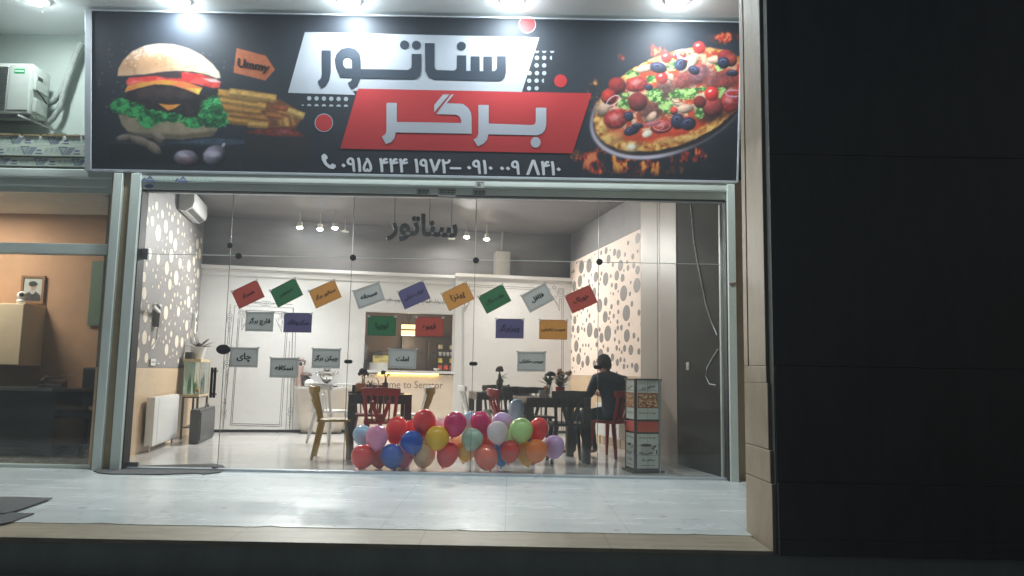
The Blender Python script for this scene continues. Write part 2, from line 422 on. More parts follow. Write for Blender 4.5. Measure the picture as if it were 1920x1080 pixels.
# film wrapped profiles on the ledge over the office window
def zoff(py, px=90, Y=8.0): return float(onY(px, py, Y)[2])
led = thing('window_header', 'stack of film wrapped white profiles over the office window', 'window header', (-4.6, 8.0, 0))
rows = [(256.5, 273.5, 7.985), (275, 294, 7.965), (296, 312.5, 7.985)]
for k, (ya, yb, yy) in enumerate(rows):
    za, zb = zoff(yb), zoff(ya)
    pr = MB().box(-9, .14, yy-8.0, .40, za, zb).build('profile', film_w, led, bevel=.004)
    lg = MB(); hgt = zb-za; xo = -3.2+.14*k
    fn = lambda a, b, d=0, yy=yy: (a, yy-8.0-.0015, b)
    X = xo-.02
    while X < .1:
        zc_ = (za+zb)/2
        e = hgt*.36
        sl = .5*e
        # arrow head and slanted bars
        ribbon(lg, [(X, zc_+e), (X+2.2*e, zc_+e), (X+1.1*e, zc_-e)], .008, fn, 0, True)
        for q in range(3):
            x2 = X+1.7*e+q*.55*e
            ribbon(lg, [(x2, zc_-e), (x2+1.4*e, zc_+e)], .009, fn, 0)
        for q in range(4):                       # blurred letters of the film's print
            x2 = X+.26+q*.055
            ribbon(lg, [(x2, zc_-e*.7), (x2+.01, zc_+e*.7), (x2+.035, zc_+e*.5), (x2+.01, zc_), (x2+.04, zc_-e*.6)], .007, fn, 1)
        ribbon(lg, [(X+.17, zc_+e*.1), (X+.22, zc_+e*.1)], .014, fn, 0); ribbon(lg, [(X+.16, zc_-e*.7), (X+.23, zc_-e*.7)], .01, fn, 0)
        X += .405
    lg.build('film_print', [film_b, film_t], pr)
torn = MB()
X = -3.4
while X < .05:
    wdt = rr.uniform(.08, .3); torn.box(X, X+wdt, -.03, .0, zoff(256.3), zoff(256.3)+rr.uniform(.004, .022)); X += wdt+rr.uniform(0, .05)
torn.build('torn_edge', M('cardboard edge', S(150, 132, 96), .8), led)

# ================================================================== outdoor AC unit
xa = float(onY(57, 165, 7.93)[0]); za, zb = float(onY(57, 212, 7.93)[2]), float(onY(57, 119, 7.93)[2])
acm = M('ac paint', (.44, .48, .43), .45, var=.05, scale=6)
ac = thing('outdoor_ac_unit', 'cream outdoor air conditioner unit on the wall above the office window', 'air conditioner', (xa, 7.93, za))
H = zb-za
MB().box(-.85, 0, 0, .33, 0, H).build('casing', acm, ac, bevel=.012, smooth=40)
fr = MB(); fr.box(-.23, -.012, -.008, -.001, .03, H-.02); fr.build('front_panel', acm, ac, bevel=.004)
gr = MB()
for k in range(22): gr.box(-.84, -.25, -.014, -.004, .03+k*(H-.06)/22, .03+k*(H-.06)/22+.007)
gr.build('fan_grille', M('ac grille', (.10, .11, .10), .6), ac)
MB().box(-.18, -.07, -.0105, -.0085, H-.115, H-.065).build('badge', M('green badge', S(30, 150, 80), .4), ac)
lb = MB(); ribbon(lb, [(-.17, H-.09), (-.08, H-.09)], .012, lambda a, b: (a, -.0118, b)); lb.build('badge_lettering', M('badge white', (.7, .8, .72), .5), ac)
sv = MB(); sv.box(.001, .03, .04, .26, H*.50, H*.82); sv.box(.001, .035, .05, .25, H*.06, H*.34); sv.build('valve_cover', acm, ac, bevel=.008)
MB().box(.031, .0325, .07, .15, H*.72, H*.79).build('louvre', black_p, ac)
MB().tube([(.03, .06, H*.5), (.06, .12, H*.4), (.05, .22, H*.33)], .008).build('cable', black_r, ac)
bk = MB(); bk.bar((-.1, -.02, -.03), (.22, .34, -.13), .03, .02); bk.box(-.8, .02, .05, .09, -.03, 0); bk.box(-.8, .02, .27, .31, -.03, 0); bk.build('bracket', M('bracket metal', (.25, .26, .24), .5, metal=.6), ac)
insul = M('pipe insulation', (.30, .33, .30), .85, var=.2, scale=20, bump=.4)
pp = [onY(x, y, 8.32) for x, y in ((86, 196), (100, 190), (116, 172), (127, 140), (140, 108), (152, 80))]
pq = [onY(x, y, 8.30) for x, y in ((88, 232), (100, 222), (114, 198), (120, 170), (128, 148), (134, 128), (144, 100), (155, 82))]
rp = MB().tube(pp, .034, 10); rp.tube(pq, .03, 10)
pe = rp.build('pipe_run', insul, smooth=60)
tag(pe, 'grey insulated pipe pair rising from the outdoor air conditioner to the ceiling', 'pipe')
rb = MB(); a = onY(150, 80, 8.3); b = onY(170, 88, 8.3); rb.tube([a, b], .022, 8)
tag(rb.build('pipe_bracket', chrome), 'short steel pipe end beside the top left corner of the sign', 'pipe')

# ================================================================== downlights
lens_m = M_emit('lamp lens', (.82, .96, 1.0), 170.0)
lens_dim = M_emit('dim lamp lens', (.82, .96, 1.0), 80.0)
d0 = None
for k, (px, lab) in enumerate(((70, 'above the outdoor air conditioner'), (335, 'above the burger picture'), (655, 'above the white half of the sign'), (960, 'above the middle of the sign'), (1270, 'above the pizza picture'))):
    p = onz(px, -1.0, 4.80); p[2] = 4.80
    lab_ = 'round white downlight shining in the porch ceiling '+lab
    if d0 is None:
        d0 = thing('downlight', lab_, 'ceiling lamp', p, 0, 'downlights in the porch ceiling'); d = d0
        MB().lathe([(.085, -.012), (.115, -.016), (.12, -.001), (.085, 0)], 24).build('rim', alu_w, d, smooth=40)
        MB().ball((0, 0, -.018), (.083, .083, .04), 20, 10).build('lens', lens_dim, d, smooth=60)
    else:
        d = dup(d0, p, 0, lab_, None, {'dim lamp lens': lens_m})

    l = bpy.data.lights.new('downlight_beam', 'AREA'); l.shape = 'DISK'; l.size = .16; l.energy = PORCH_W*(.45 if k == 0 else 1); l.color = (.88, .97, 1.0)
    lo = bpy.data.objects.new('downlight_beam', l); COL.objects.link(lo); lo.location = (p[0], p[1], 4.75)

# ================================================================== floor mats outside
matm = M('grey matting', (.10, .10, .098), .95, var=.2, scale=60, bump=.6)
pts = [(175, 884), (190, 879), (240, 875.5), (330, 873), (400, 871), (418, 874), (424, 881), (412, 887), (380, 890.5), (372, 888.5), (300, 891), (205, 890), (185, 888)]
pw = [onz(x, y)[:2] for x, y in pts]; c = np.mean(pw, axis=0)
tag(MB().prism([p-c for p in pw], lambda a, b, d: (a, b, d), .003, .012).build('door_mat', matm, loc=(c[0], c[1], 0)), 'grey oval door mat lying under the glass door', 'door mat')
for pts, lab, zz in ((((-120, 936), (30, 936), (98, 938), (32, 961), (10, 967), (-120, 975)), 'flat grey mat piece with a pointed corner at the left edge', .012), (((-120, 962), (12, 964), (64, 965), (20, 981), (-120, 1010)), 'lower grey mat piece tucked under another mat', .004)):
    pw = [onz(x, y)[:2] for x, y in pts]; c = np.mean(pw, axis=0)
    tag(MB().prism([p-c for p in pw], lambda a, b, d: (a, b, d), zz, zz+.008).build('rubber_mat', matm, loc=(c[0], c[1], 0)), lab, 'mat')
# ================================================================== the big shop sign
SG_O = np.array([-4.475, 7.93, 3.107]); SG_W = 6.83
_t = np.array([0, -.23, 1.645]); SG_H = float(np.linalg.norm(_t)); SG_T = _t/SG_H; SG_N = np.array([0, -1.645, -.23])/SG_H
def sgl(a, b, d=0.0): return np.array([a, 0, 0])+b*SG_T+d*SG_N          # local to the sign's lower left corner
def sg(px, py):
    d = onp(px, py, SG_O, SG_N)-SG_O; return float(d[0]), float(d@SG_T)
sign = thing('shop_sign', 'wide dark printed burger shop sign tilted forward over the glass front', 'sign', SG_O)

def vnoise(x, y, seed, octs=4, gain=.55):
    out = np.zeros_like(x); amp = 1.0; tot = 0
    for o in range(octs):
        g = np.random.RandomState(seed+o*17).rand(64, 64); f = 2**o
        xx, yy = x*f, y*f; xi, yi = np.floor(xx).astype(int), np.floor(yy).astype(int); fx, fy = xx-xi, yy-yi
        fx = fx*fx*(3-2*fx); fy = fy*fy*(3-2*fy)
        G = lambda a, b: g[a % 64, b % 64]
        out += amp*((G(xi, yi)*(1-fx)+G(xi+1, yi)*fx)*(1-fy)+(G(xi, yi+1)*(1-fx)+G(xi+1, yi+1)*fx)*fy); tot += amp; amp *= gain
    return out/tot
def sst(a, b, x): t = np.clip((x-a)/(b-a+1e-9), 0, 1); return t*t*(3-2*t)
class Paint:
    def __init__(s, X, Y, base): s.X, s.Y = X, Y; s.C = np.zeros(X.shape+(3,))+np.array(base, float)
    def over(s, m, col):
        col = np.asarray(col, float)
        if col.ndim == 1: col = col[None, None, :]
        s.C = s.C*(1-m[..., None])+col*m[..., None]
    def ellm(s, cx, cy_, rx, ry, ang=0, soft=.12, warp=0.0, seed=1):
        a = math.radians(ang); dx, dy = s.X-cx, s.Y-cy_
        u_ = (dx*math.cos(a)+dy*math.sin(a))/rx; v_ = (-dx*math.sin(a)+dy*math.cos(a))/ry
        r = np.sqrt(u_*u_+v_*v_)
        if warp: r = r+warp*(vnoise(s.X/9, s.Y/9, seed)-.5)
        return 1-sst(1-soft, 1+soft, r), u_, v_
    def ell(s, cx, cy_, rx, ry, col, ang=0, soft=.14, shade=.35, warp=0.0, seed=1, op=1.0, tex=.12):
        m, u_, v_ = s.ellm(cx, cy_, rx, ry, ang, soft, warp, seed)
        k = 1+shade*(-v_*.7-u_*.35)-shade*.5*np.clip(u_*u_+v_*v_, 0, 1)+tex*2*(vnoise(s.X/4, s.Y/4, seed+5)-.5)
        s.over(m*op, np.clip(np.array(col, float)[None, None]*k[..., None], 0, 255))
    def polym(s, pts, soft=1.2, warp=0.0, seed=1):
        X, Y = s.X, s.Y
        if warp: X = X+warp*(vnoise(s.X/7, s.Y/7, seed)-.5)*2; Y = Y+warp*(vnoise(s.X/7+9, s.Y/7+5, seed+3)-.5)*2
        ins = np.zeros(X.shape, bool); dist = np.full(X.shape, 1e9); n = len(pts)
        for i in range(n):
            (x1, y1), (x2, y2) = pts[i], pts[(i+1) % n]
            c = ((y1 > Y) != (y2 > Y)) & (X < (x2-x1)*(Y-y1)/(y2-y1+1e-9)+x1); ins ^= c
            L2 = (x2-x1)**2+(y2-y1)**2+1e-9; t = np.clip(((X-x1)*(x2-x1)+(Y-y1)*(y2-y1))/L2, 0, 1)
            dist = np.minimum(dist, np.hypot(X-(x1+t*(x2-x1)), Y-(y1+t*(y2-y1))))
        return sst(-soft, soft, np.where(ins, dist, -dist))
    def poly(s, pts, col, soft=1.2, warp=0.0, seed=1, tex=.15, tsc=6.0, col2=None, op=1.0):
        m = s.polym(pts, soft, warp, seed); nz = vnoise(s.X/tsc, s.Y/tsc, seed+11)
        c = np.array(col, float)[None, None]*(1+tex*2*(nz-.5))[..., None]
        if col2 is not None: q = sst(.35, .65, nz)[..., None]; c = np.array(col, float)*(1-q)+np.array(col2, float)*q
        s.over(m*op, np.clip(c, 0, 255))

NXs, NYs = 800, 196
PRT = .42                                # density of the print
ga = np.linspace(0, SG_W, NXs); gb = np.linspace(0, SG_H, NYs)
GA, GB = np.meshgrid(ga, gb)
GP = SG_O+GA[..., None]*np.array([1., 0, 0])+GB[..., None]*SG_T
PX, PY = proj(GP)                       # the print is drawn in the pixels it was measured in, then fixed to the panel
pt = Paint(PX, PY, (34, 40, 50))
nz0 = vnoise(PX/60, PY/60, 3, 5)
pt.over(np.clip(nz0-.25, 0, 1)*.8, (46, 52, 62))
pt.over(sst(.62, .8, vnoise(PX/30+4, PY/26, 8, 5))*.25*sst(250, 330, PY), (96, 84, 66))
B_ = lambda pts: [(x/4+190, y/4+60) for x, y in pts]
# sparks at the left
rs = np.random.RandomState(5)
for k in range(46):
    cx, cy_ = rs.uniform(186, 240) if k < 34 else rs.uniform(330, 440), rs.uniform(80, 230) if k < 34 else rs.uniform(70, 140)
    r = rs.uniform(.8, 2.2); m = np.exp(-((PX-cx)**2+(PY-cy_)**2)/(r*r)); pt.over(np.clip(m, 0, 1)*rs.uniform(.3, .8), (150, 140, 130))
# board under the burger
pt.poly(B_([(470, 830), (860, 795), (1075, 812), (1070, 838), (700, 870), (480, 868)]), (70, 86, 104), 2, tex=.3)
pt.poly(B_([(60, 815), (250, 800), (500, 830), (900, 850), (880, 1000), (60, 985)]), (24, 28, 34), 4, op=.8)
pt.poly(B_([(60, 818), (300, 822), (480, 842), (470, 858), (250, 838), (60, 832)]), (84, 92, 104), 3, op=.6)
# fries
def fry(x0, y0, x1, y1, wd, col, seed):
    d = np.array([x1-x0, y1-y0], float); d /= np.linalg.norm(d); nn = np.array([-d[1], d[0]])*wd/2
    P = [(x0+nn[0], y0+nn[1]), (x1+nn[0], y1+nn[1]), (x1-nn[0], y1-nn[1]), (x0-nn[0], y0-nn[1])]
    pt.poly(B_(P), tuple(c*.62 for c in col), 2.0, 1.0, seed, tex=.2)
    P2 = [(x0+nn[0]*.3, y0+nn[1]*.3), (x1+nn[0]*.3, y1+nn[1]*.3), (x1-nn[0]*.85, y1-nn[1]*.85), (x0-nn[0]*.85, y0-nn[1]*.85)]
    pt.poly(B_(P2), tuple(c*.92 for c in col), 2.4, .9, seed+1, tex=.25)
pt.poly(B_([(840, 430), (1000, 440), (1200, 450), (1330, 500), (1520, 610), (1500, 650), (1460, 720), (1200, 720), (950, 690), (850, 600)]), (118, 72, 42), 3, 2, 21, tex=.3)
for i, f in enumerate([(850, 640, 1240, 690, 60, (206, 150, 72)), (950, 610, 1250, 650, 54, (190, 130, 66)), (1100, 690, 1250, 700, 50, (222, 172, 92)), (860, 560, 1200, 600, 60, (200, 142, 70)),
                       (1330, 560, 1350, 700, 54, (206, 150, 80)), (1240, 620, 1400, 640, 46, (180, 110, 58)), (1380, 640, 1380, 705, 60, (214, 160, 88)), (1330, 590, 1420, 620, 50, (196, 130, 70)),
                       (860, 500, 1230, 560, 62, (216, 164, 84)), (1400, 590, 1520, 632, 54, (226, 186, 110)), (1420, 620, 1440, 700, 40, (190, 130, 70)), (860, 455, 1180, 505, 66, (212, 158, 78)), (960, 450, 1310, 500, 62, (226, 178, 98)),
                       (1290, 560, 1390, 580, 40, (176, 90, 50))]):
    fry(*f, 30+i*3)
pt.poly(B_([(1080, 755), (1180, 728), (1320, 716), (1450, 726), (1535, 785), (1300, 782)]), (128, 52, 44), 2, 1.5, 61, tex=.45, col2=(96, 36, 32))
pt.poly(B_([(1300, 735), (1400, 728), (1440, 760), (1330, 765)]), (176, 96, 96), 3, 2, 64, tex=.5, op=.6)
pt.poly(B_([(1080, 785), (1540, 788), (1540, 960), (1080, 940)]), (58, 46, 40), 6, op=.55)
# burger
pt.poly(B_([(130, 620), (150, 690), (200, 750), (350, 790), (600, 805), (830, 782), (870, 730), (880, 690), (700, 650), (300, 600)]), (146, 134, 112), 2, 1, 41, tex=.22, tsc=18)
pt.poly(B_([(190, 750), (350, 792), (600, 806), (840, 780), (860, 740), (600, 770), (350, 760)]), (86, 76, 62), 4, op=.7)
pt.poly(B_([(190, 430), (330, 395), (480, 385), (640, 430), (740, 470), (880, 415), (868, 480), (850, 540), (820, 630), (560, 665), (300, 640), (190, 570)]), (46, 34, 36), 2.5, 3, 43, col2=(20, 17, 22), tsc=9)
pt.poly(B_([(260, 420), (480, 410), (640, 450), (600, 500), (300, 500)]), (84, 62, 58), 8, 3, 44, op=.5)
pt.poly(B_([(425, 535), (510, 548), (598, 540), (540, 580), (500, 588)]), (212, 140, 58), 1.4, .6, 45)
pt.poly(B_([(172, 452), (196, 402), (330, 362), (480, 350), (640, 372), (760, 418), (728, 470), (620, 425), (520, 398), (400, 392), (270, 424)]), (206, 150, 62), 1.4, .8, 46, col2=(222, 120, 70), tsc=14)
pt.poly(B_([(640, 420), (750, 425), (732, 468)]), (226, 196, 88), 2, .5, 47)
pt.poly(B_([(184, 372), (205, 342), (330, 332), (500, 322), (620, 300), (760, 318), (896, 372), (888, 416), (840, 420), (720, 392), (600, 368), (450, 360), (300, 376), (200, 402)]), (196, 48, 48), 1.5, .8, 48, col2=(226, 84, 76), tsc=9)
pt.poly(B_([(190, 385), (250, 362), (330, 365), (250, 385), (200, 400)]), (240, 128, 116), 2, op=.7)
pt.poly(B_([(760, 348), (860, 352), (898, 378), (820, 376)]), (238, 214, 210), 2, op=.9)
pt.poly(B_([(380, 320), (500, 302), (600, 305), (600, 348), (480, 345)]), (58, 42, 46), 2.5, 1.2, 49)
pt.poly(B_([(122, 330), (128, 275), (160, 215), (230, 146), (330, 102), (430, 88), (540, 95), (650, 125), (750, 175), (830, 238), (882, 300), (893, 345), (860, 345), (790, 318), (690, 296), (560, 290), (440, 300), (330, 318), (220, 326)]), (196, 152, 116), 1.4, .7, 51, tex=.14, tsc=24)
bun = pt.polym(B_([(122, 330), (128, 275), (160, 215), (230, 146), (330, 102), (430, 88), (540, 95), (650, 125), (750, 175), (830, 238), (882, 300), (893, 345), (860, 345), (790, 318), (690, 296), (560, 290), (440, 300), (330, 318), (220, 326)]), 2)
pt.over(bun*sst(300, 400, PX)*.9, (226, 220, 200)); pt.over(bun*sst(110, 84, PY)*.7, (226, 222, 210))
pt.over(bun*sst(122, 142, PY)*.35*sst(380, 250, PX), (220, 196, 168))
pt.over(bun*sst(.56, .62, vnoise(PX/14, PY/10, 77, 5))*.3, (150, 104, 76))
for k in range(150):
    q = rs.uniform(0, 1); cx = 232+rs.normal(62, 34); cy_ = 84+abs(rs.normal(0, 11))+(abs(cx-296)/64)**2*16
    m = np.exp(-(((PX-cx)/1.7)**2+((PY-cy_)/1.1)**2)); pt.over(np.clip(m, 0, 1)*bun*.8, (238, 234, 222))
# lettuce
le = np.zeros_like(PX)
for cx, cy_, rx, ry, a in [(140, 555, 72, 66, 0), (260, 590, 80, 60, 20), (350, 650, 90, 66, 10), (440, 640, 70, 44, -10), (540, 640, 60, 40, 0), (680, 680, 90, 44, 8), (800, 600, 70, 90, 15), (870, 620, 70, 76, 20), (840, 680, 100, 40, -4), (850, 530, 56, 50, 10)]:
    m, _, _ = pt.ellm(190+cx/4, 60+cy_/4, rx/4, ry/4, a, .1, .9, int(cx)); le = np.maximum(le, m)
ln = vnoise(PX/11+1.5*vnoise(PX/9, PY/9, 95), PY/8+1.5*vnoise(PX/8, PY/9, 96), 91, 5, .7)
gcol = np.array([20, 92, 50.])+(np.array([60, 176, 96.])-np.array([20, 92, 50.]))*sst(.38, .66, ln)[..., None]
pt.over(le*.96, gcol); pt.over(le*sst(.6, .7, ln)*sst(370, 410, PX)*.75, (150, 226, 186)); pt.over(le*sst(.4, .3, ln)*.7, (8, 46, 30))
# ginger and garlic
for cx, cy_, rx, ry, a in [(180, 790, 70, 26, -8), (300, 820, 100, 34, 22), (390, 870, 70, 36, 40), (420, 790, 60, 36, 50), (460, 800, 22, 20, 0)]:
    pt.ell(190+cx/4, 60+cy_/4, rx/4, ry/4, (136, 124, 114), a, .2, .5, .3, int(cx))
for cx, cy_, rx, ry, a in [(636, 945, 94, 60, 4), (850, 925, 90, 72, -24)]:
    pt.ell(190+cx/4, 60+cy_/4, rx/4, ry/4, (140, 132, 152), a, .12, .75, .15, int(cx)); pt.ell(190+cx/4-3, 60+cy_/4-3, rx/7, ry/12, (226, 220, 236), a+26, .5, 0, op=.7)
pt.ell(190+640/4, 60+965/4, 16, 7, (120, 84, 88), 4, .5, .2, op=.6)
pt.ell(190+915/4, 60+850/4, 3, 5, (190, 180, 190), 30)
# paper tag
pt.poly(B_([(1015, 120), (1235, 178), (1302, 282), (1230, 364), (990, 305)]), (178, 98, 62), 1, .3, 55, tex=.12)
# pizza
Z_ = lambda x, y: (x/3.6+1090, y/3.6+40)
def ze(cx, cy_, rx, ry, col, ang=0, **k): X_, Y_ = Z_(cx, cy_); pt.ell(X_, Y_, rx/3.6, ry/3.6, col, ang, **k)
fl = vnoise(PX/9, PY/14, 111, 5); fb = sst(.45, .62, fl)
reg, _, _ = pt.ellm(*Z_(330, 935), 320/3.6, 85/3.6, 4, .5, .6, 7); pt.over(reg*fb, (188, 66, 36)); pt.over(reg*sst(.6, .68, fl), (240, 170, 80))
reg, _, _ = pt.ellm(*Z_(110, 500), 70/3.6, 90/3.6, 20, .5, .6, 8); pt.over(reg*fb, (220, 110, 50)); pt.over(reg*sst(.6, .7, fl), (250, 210, 110))
for q in ((980, 110, 80, 36), (760, 905, 70, 40), (60, 930, 70, 50), (510, 190, 50, 40), (110, 1000, 50, 26), (670, 930, 50, 30), (265, 245, 22, 18)):
    reg, _, _ = pt.ellm(*Z_(q[0], q[1]), q[2]/3.6, q[3]/3.6, 0, .6, .9, q[0]); pt.over(reg*sst(.42, .55, fl), (180, 52, 36)); pt.over(reg*sst(.58, .66, fl), (236, 140, 90))
ze(606, 560, 572, 328, (96, 92, 104), -22, soft=.02, shade=.1, tex=.05); ze(612, 552, 560, 314, (40, 34, 36), -22, soft=.03, shade=0)
X_, Y_ = Z_(606, 560); m, u_, v_ = pt.ellm(X_, Y_, 572/3.6, 328/3.6, -22, .03); m2, _, _ = pt.ellm(X_+2, Y_-5, 568/3.6, 320/3.6, -22, .03)
pt.over(np.clip(m-m2, 0, 1)*sst(.2, -.5, u_), (214, 206, 224))
cr_n = vnoise(PX/7, PY/7, 131, 4)
m, u_, v_ = pt.ellm(*Z_(612, 528), 556/3.6, 306/3.6, -22, .02, .05, 9)
pt.over(m, np.array([196, 128, 62.])*(1-sst(.45, .7, cr_n)[..., None])+np.array([236, 190, 112.])*sst(.45, .7, cr_n)[..., None])
pt.over(m*sst(.42, .3, cr_n)*.7, (120, 54, 30)); pt.over(m*sst(.35, .75, u_)*.75*sst(-.2, .3, v_), (70, 30, 22))
m, u_, v_ = pt.ellm(*Z_(622, 510), 500/3.6, 262/3.6, -22, .04, .1, 10)
pt.over(m, np.array([186, 62, 36.])*(.75+.5*vnoise(PX/6, PY/6, 133))[..., None])
ch = vnoise(PX/11, PY/9, 141, 4); m3, _, _ = pt.ellm(*Z_(610, 470), 470/3.6, 230/3.6, -22, .1, .2, 11)
pt.over(m3*sst(.42, .56, ch)*.9, (222, 206, 176)); pt.over(m3*sst(.3, .6, vnoise(PX/15, PY/12, 151))*.35, (150, 90, 70))
for c in ((225, 780, 70, 40), (330, 850, 60, 34), (150, 700, 40, 50), (700, 790, 90, 24), (560, 800, 70, 20)): ze(*c, (240, 204, 130), -10, soft=.5, op=.55)
ze(340, 850, 34, 26, (250, 244, 232), 0, soft=.6, op=.8)
for c in ((700, 400, 110, 60, (120, 60, 58)), (800, 350, 70, 60, (130, 84, 92)), (480, 600, 90, 60, (98, 58, 54)), (930, 400, 90, 60, (110, 60, 62)), (540, 480, 90, 50, (92, 60, 58)), (970, 420, 90, 40, (128, 56, 52)), (870, 620, 90, 60, (70, 40, 40))): ze(*c[:4], c[4], -14, soft=.5, warp=.6, seed=int(c[0]), tex=.4)
gl_ = vnoise(PX/8+1.2*vnoise(PX/7, PY/7, 165), PY/6, 161, 5, .7)
for cx, cy_, rx, ry in ((345, 358, 46, 30), (610, 288, 34, 44), (475, 388, 38, 30), (490, 500, 56, 44), (690, 492, 100, 38), (575, 575, 50, 56), (800, 615, 30, 46), (290, 555, 60, 34), (940, 480, 40, 44), (300, 500, 50, 20), (820, 460, 60, 14), (930, 300, 24, 40)):
    m, _, _ = pt.ellm(*Z_(cx, cy_), rx/3.6, ry/3.6, 0, .15, .9, cx); pt.over(m*.95, np.array([46, 96, 44.])*(1-sst(.4, .6, gl_)[..., None])+np.array([168, 206, 124.])*sst(.4, .6, gl_)[..., None])
for cx, cy_, rx, ry, a in ((430, 320, 70, 24, -12), (730, 300, 80, 22, -35), (905, 262, 60, 26, 0), (660, 560, 50, 20, 20), (700, 590, 60, 30, -10), (150, 590, 40, 60, 30), (470, 650, 26, 50, 40)): ze(cx, cy_, rx, ry, (196, 164, 142), a, soft=.2, shade=.6, seed=cx)
for cx, cy_, rx, ry, a in ((372, 420, 72, 48, -12), (232, 655, 78, 62, -10), (540, 705, 72, 44, -6), (1000, 540, 60, 70, 0)):
    ze(cx, cy_+8, rx, ry, (70, 18, 22), a, seed=cx); ze(cx, cy_, rx, ry, (168, 52, 50), a, shade=.3, seed=cx, tex=.35); ze(cx, cy_-6, rx*.5, ry*.4, (226, 150, 150), a, soft=.6, warp=1.2, seed=cx, op=.7)
for cx, cy_, r, c in ((240, 432, 58, (140, 44, 42)), (185, 505, 50, (180, 54, 46)), (380, 540, 62, (122, 44, 46)), (885, 570, 68, (156, 62, 62)), (975, 240, 52, (140, 50, 52)), (800, 540, 40, (120, 40, 40)), (1010, 260, 40, (150, 60, 50)), (625, 600, 26, (206, 70, 56))):
    ze(cx, cy_+6, r*1.02, r, (46, 16, 18), 0, seed=cx); ze(cx, cy_, r, r*.95, c, 0, shade=.55, seed=cx, tex=.2)
for cx, cy_, r in ((575, 245, 38), (543, 382, 42), (795, 178, 42), (880, 490, 48), (690, 228, 20), (630, 232, 22)):
    ze(cx, cy_, r, r, (206, 46, 44), 0, shade=.5, seed=cx, tex=.05); ze(cx-r*.2, cy_-r*.4, r*.3, r*.18, (255, 226, 220), -20, soft=.5, op=.9)
for cx, cy_, rx, ry, a in ((520, 312, 58, 38, 10), (672, 292, 46, 40, -40), (455, 446, 28, 22, 0), (320, 642, 32, 34, 0), (650, 675, 46, 54, 0), (722, 692, 52, 44, -20), (340, 738, 56, 30, -20), (380, 706, 40, 20, 0), (960, 280, 40, 40, 0), (760, 330, 40, 30, 20), (1020, 350, 40, 22, 0)):
    ze(cx, cy_, rx, ry, (44, 48, 74), a, shade=.7, seed=cx, tex=.15); ze(cx-rx*.1, cy_-ry*.35, rx*.5, ry*.28, (120, 128, 160), a, soft=.4, op=.7); ze(cx-rx*.1, cy_-ry*.3, rx*.3, ry*.16, (14, 14, 22), a, soft=.3)
def ring(cx, cy_, rx, ry, wd, col, a):
    m, u_, v_ = pt.ellm(*Z_(cx, cy_), rx/3.6, ry/3.6, a, .06); k, _, _ = pt.ellm(*Z_(cx, cy_), rx/3.6-wd, ry/3.6-wd, a, .06); pt.over(np.clip(m-k, 0, 1)*.9, col)
for c in ((700, 222, 60, 34, 2.4, (222, 190, 214), 10), (215, 535, 52, 28, 1.6, (226, 214, 230), -35), (1030, 486, 60, 26, 2.2, (196, 170, 200), 0), (560, 415, 52, 26, 2.2, (92, 80, 78), -10), (540, 705, 60, 36, 1.4, (214, 130, 130), 0), (520, 712, 34, 20, 1.2, (226, 160, 150), 0), (640, 530, 40, 20, 1.6, (90, 60, 50), 8), (290, 500, 32, 26, 2, (96, 60, 50), 0)): ring(*c)
ze(445, 760, 36, 22, (236, 226, 206), -20, seed=4); ze(480, 690, 60, 16, (176, 104, 110), -10, seed=6)
# panel mesh with the print as vertex colours
lin = np.clip(pt.C/255, 0, 1); lin = np.where(lin <= .04045, lin/12.92, ((lin+.055)/1.055)**2.4)*PRT*1.45
verts = [tuple(p) for p in (GP-SG_O).reshape(-1, 3)]
faces = [(j*NXs+i, j*NXs+i+1, (j+1)*NXs+i+1, (j+1)*NXs+i) for j in range(NYs-1) for i in range(NXs-1)]
me = bpy.data.meshes.new('printed_panel'); me.from_pydata(verts, [], faces); me.update()
ca_ = me.color_attributes.new('print', 'FLOAT_COLOR', 'POINT')
ca_.data.foreach_set('color', np.concatenate([lin.reshape(-1, 3), np.ones((NXs*NYs, 1))], 1).astype(np.float32).ravel())
me.materials.append(M_attr('printed vinyl', .6, 0, .25))
link('printed_panel', me, sign)
MB().hexa([sgl(a, b, d) for b in (0, SG_H) for a, d in ((0, -.12), (SG_W, -.12), (SG_W, -.003), (0, -.003))]).build('back_box', alu_s, sign)
fw = MB()
def fbar(a0, a1, b0, b1, d0=-.12, d1=.012): fw.hexa([sgl(a, b, d) for b in (b0, b1) for a, d in ((a0, d0), (a1, d0), (a1, d1), (a0, d1))])
fbar(-.055, .012, -.012, SG_H+.012); fbar(SG_W-.006, SG_W+.012, -.012, SG_H+.012); fbar(.0125, SG_W-.0065, -.022, .006); fbar(.0125, SG_W-.0065, SG_H-.004, SG_H+.012)
fw.build('frame', alu_s, sign, bevel=.003)

# flat lettering and shapes of the print, each layer a little proud
Q4 = lambda x, y: (x/3.3103+540, y/3.3103+40)
def pset(mb, polys, d, mi=0, Q=Q4):
    from mathutils.geometry import tessellate_polygon
    for P in polys:
        loops = P if isinstance(P[0], list) else [P]
        pts = [sg(*Q(x, y)) for lp in loops for x, y in lp]
        tri = tessellate_polygon([[Vector((a, b, 0)) for a, b in [sg(*Q(x, y)) for x, y in lp]] for lp in loops])
        mb.add([sgl(a, b, d) for a, b in pts], [tuple(t) for t in tri], mi)
    return mb
vin = lambda nm, c, v=.04: M(nm, tuple(q*PRT for q in c), .55, var=v, scale=2, spec=.25)
white_v = vin('vinyl white', S(206, 214, 226), .06); red_v = vin('vinyl red', S(214, 58, 62), .07); dk_v = vin('vinyl slate', S(54, 66, 82)); lt_v = vin('vinyl pale', S(206, 212, 224)); dot_v = vin('vinyl dots', S(200, 212, 220)); ink_v = vin('vinyl ink', S(44, 34, 30))
pset(MB(), [[(105, 67), (1560, 100), (1452, 438), (400, 432), (418, 457), (0, 444)]], .002).build('white_band', white_v, sign)
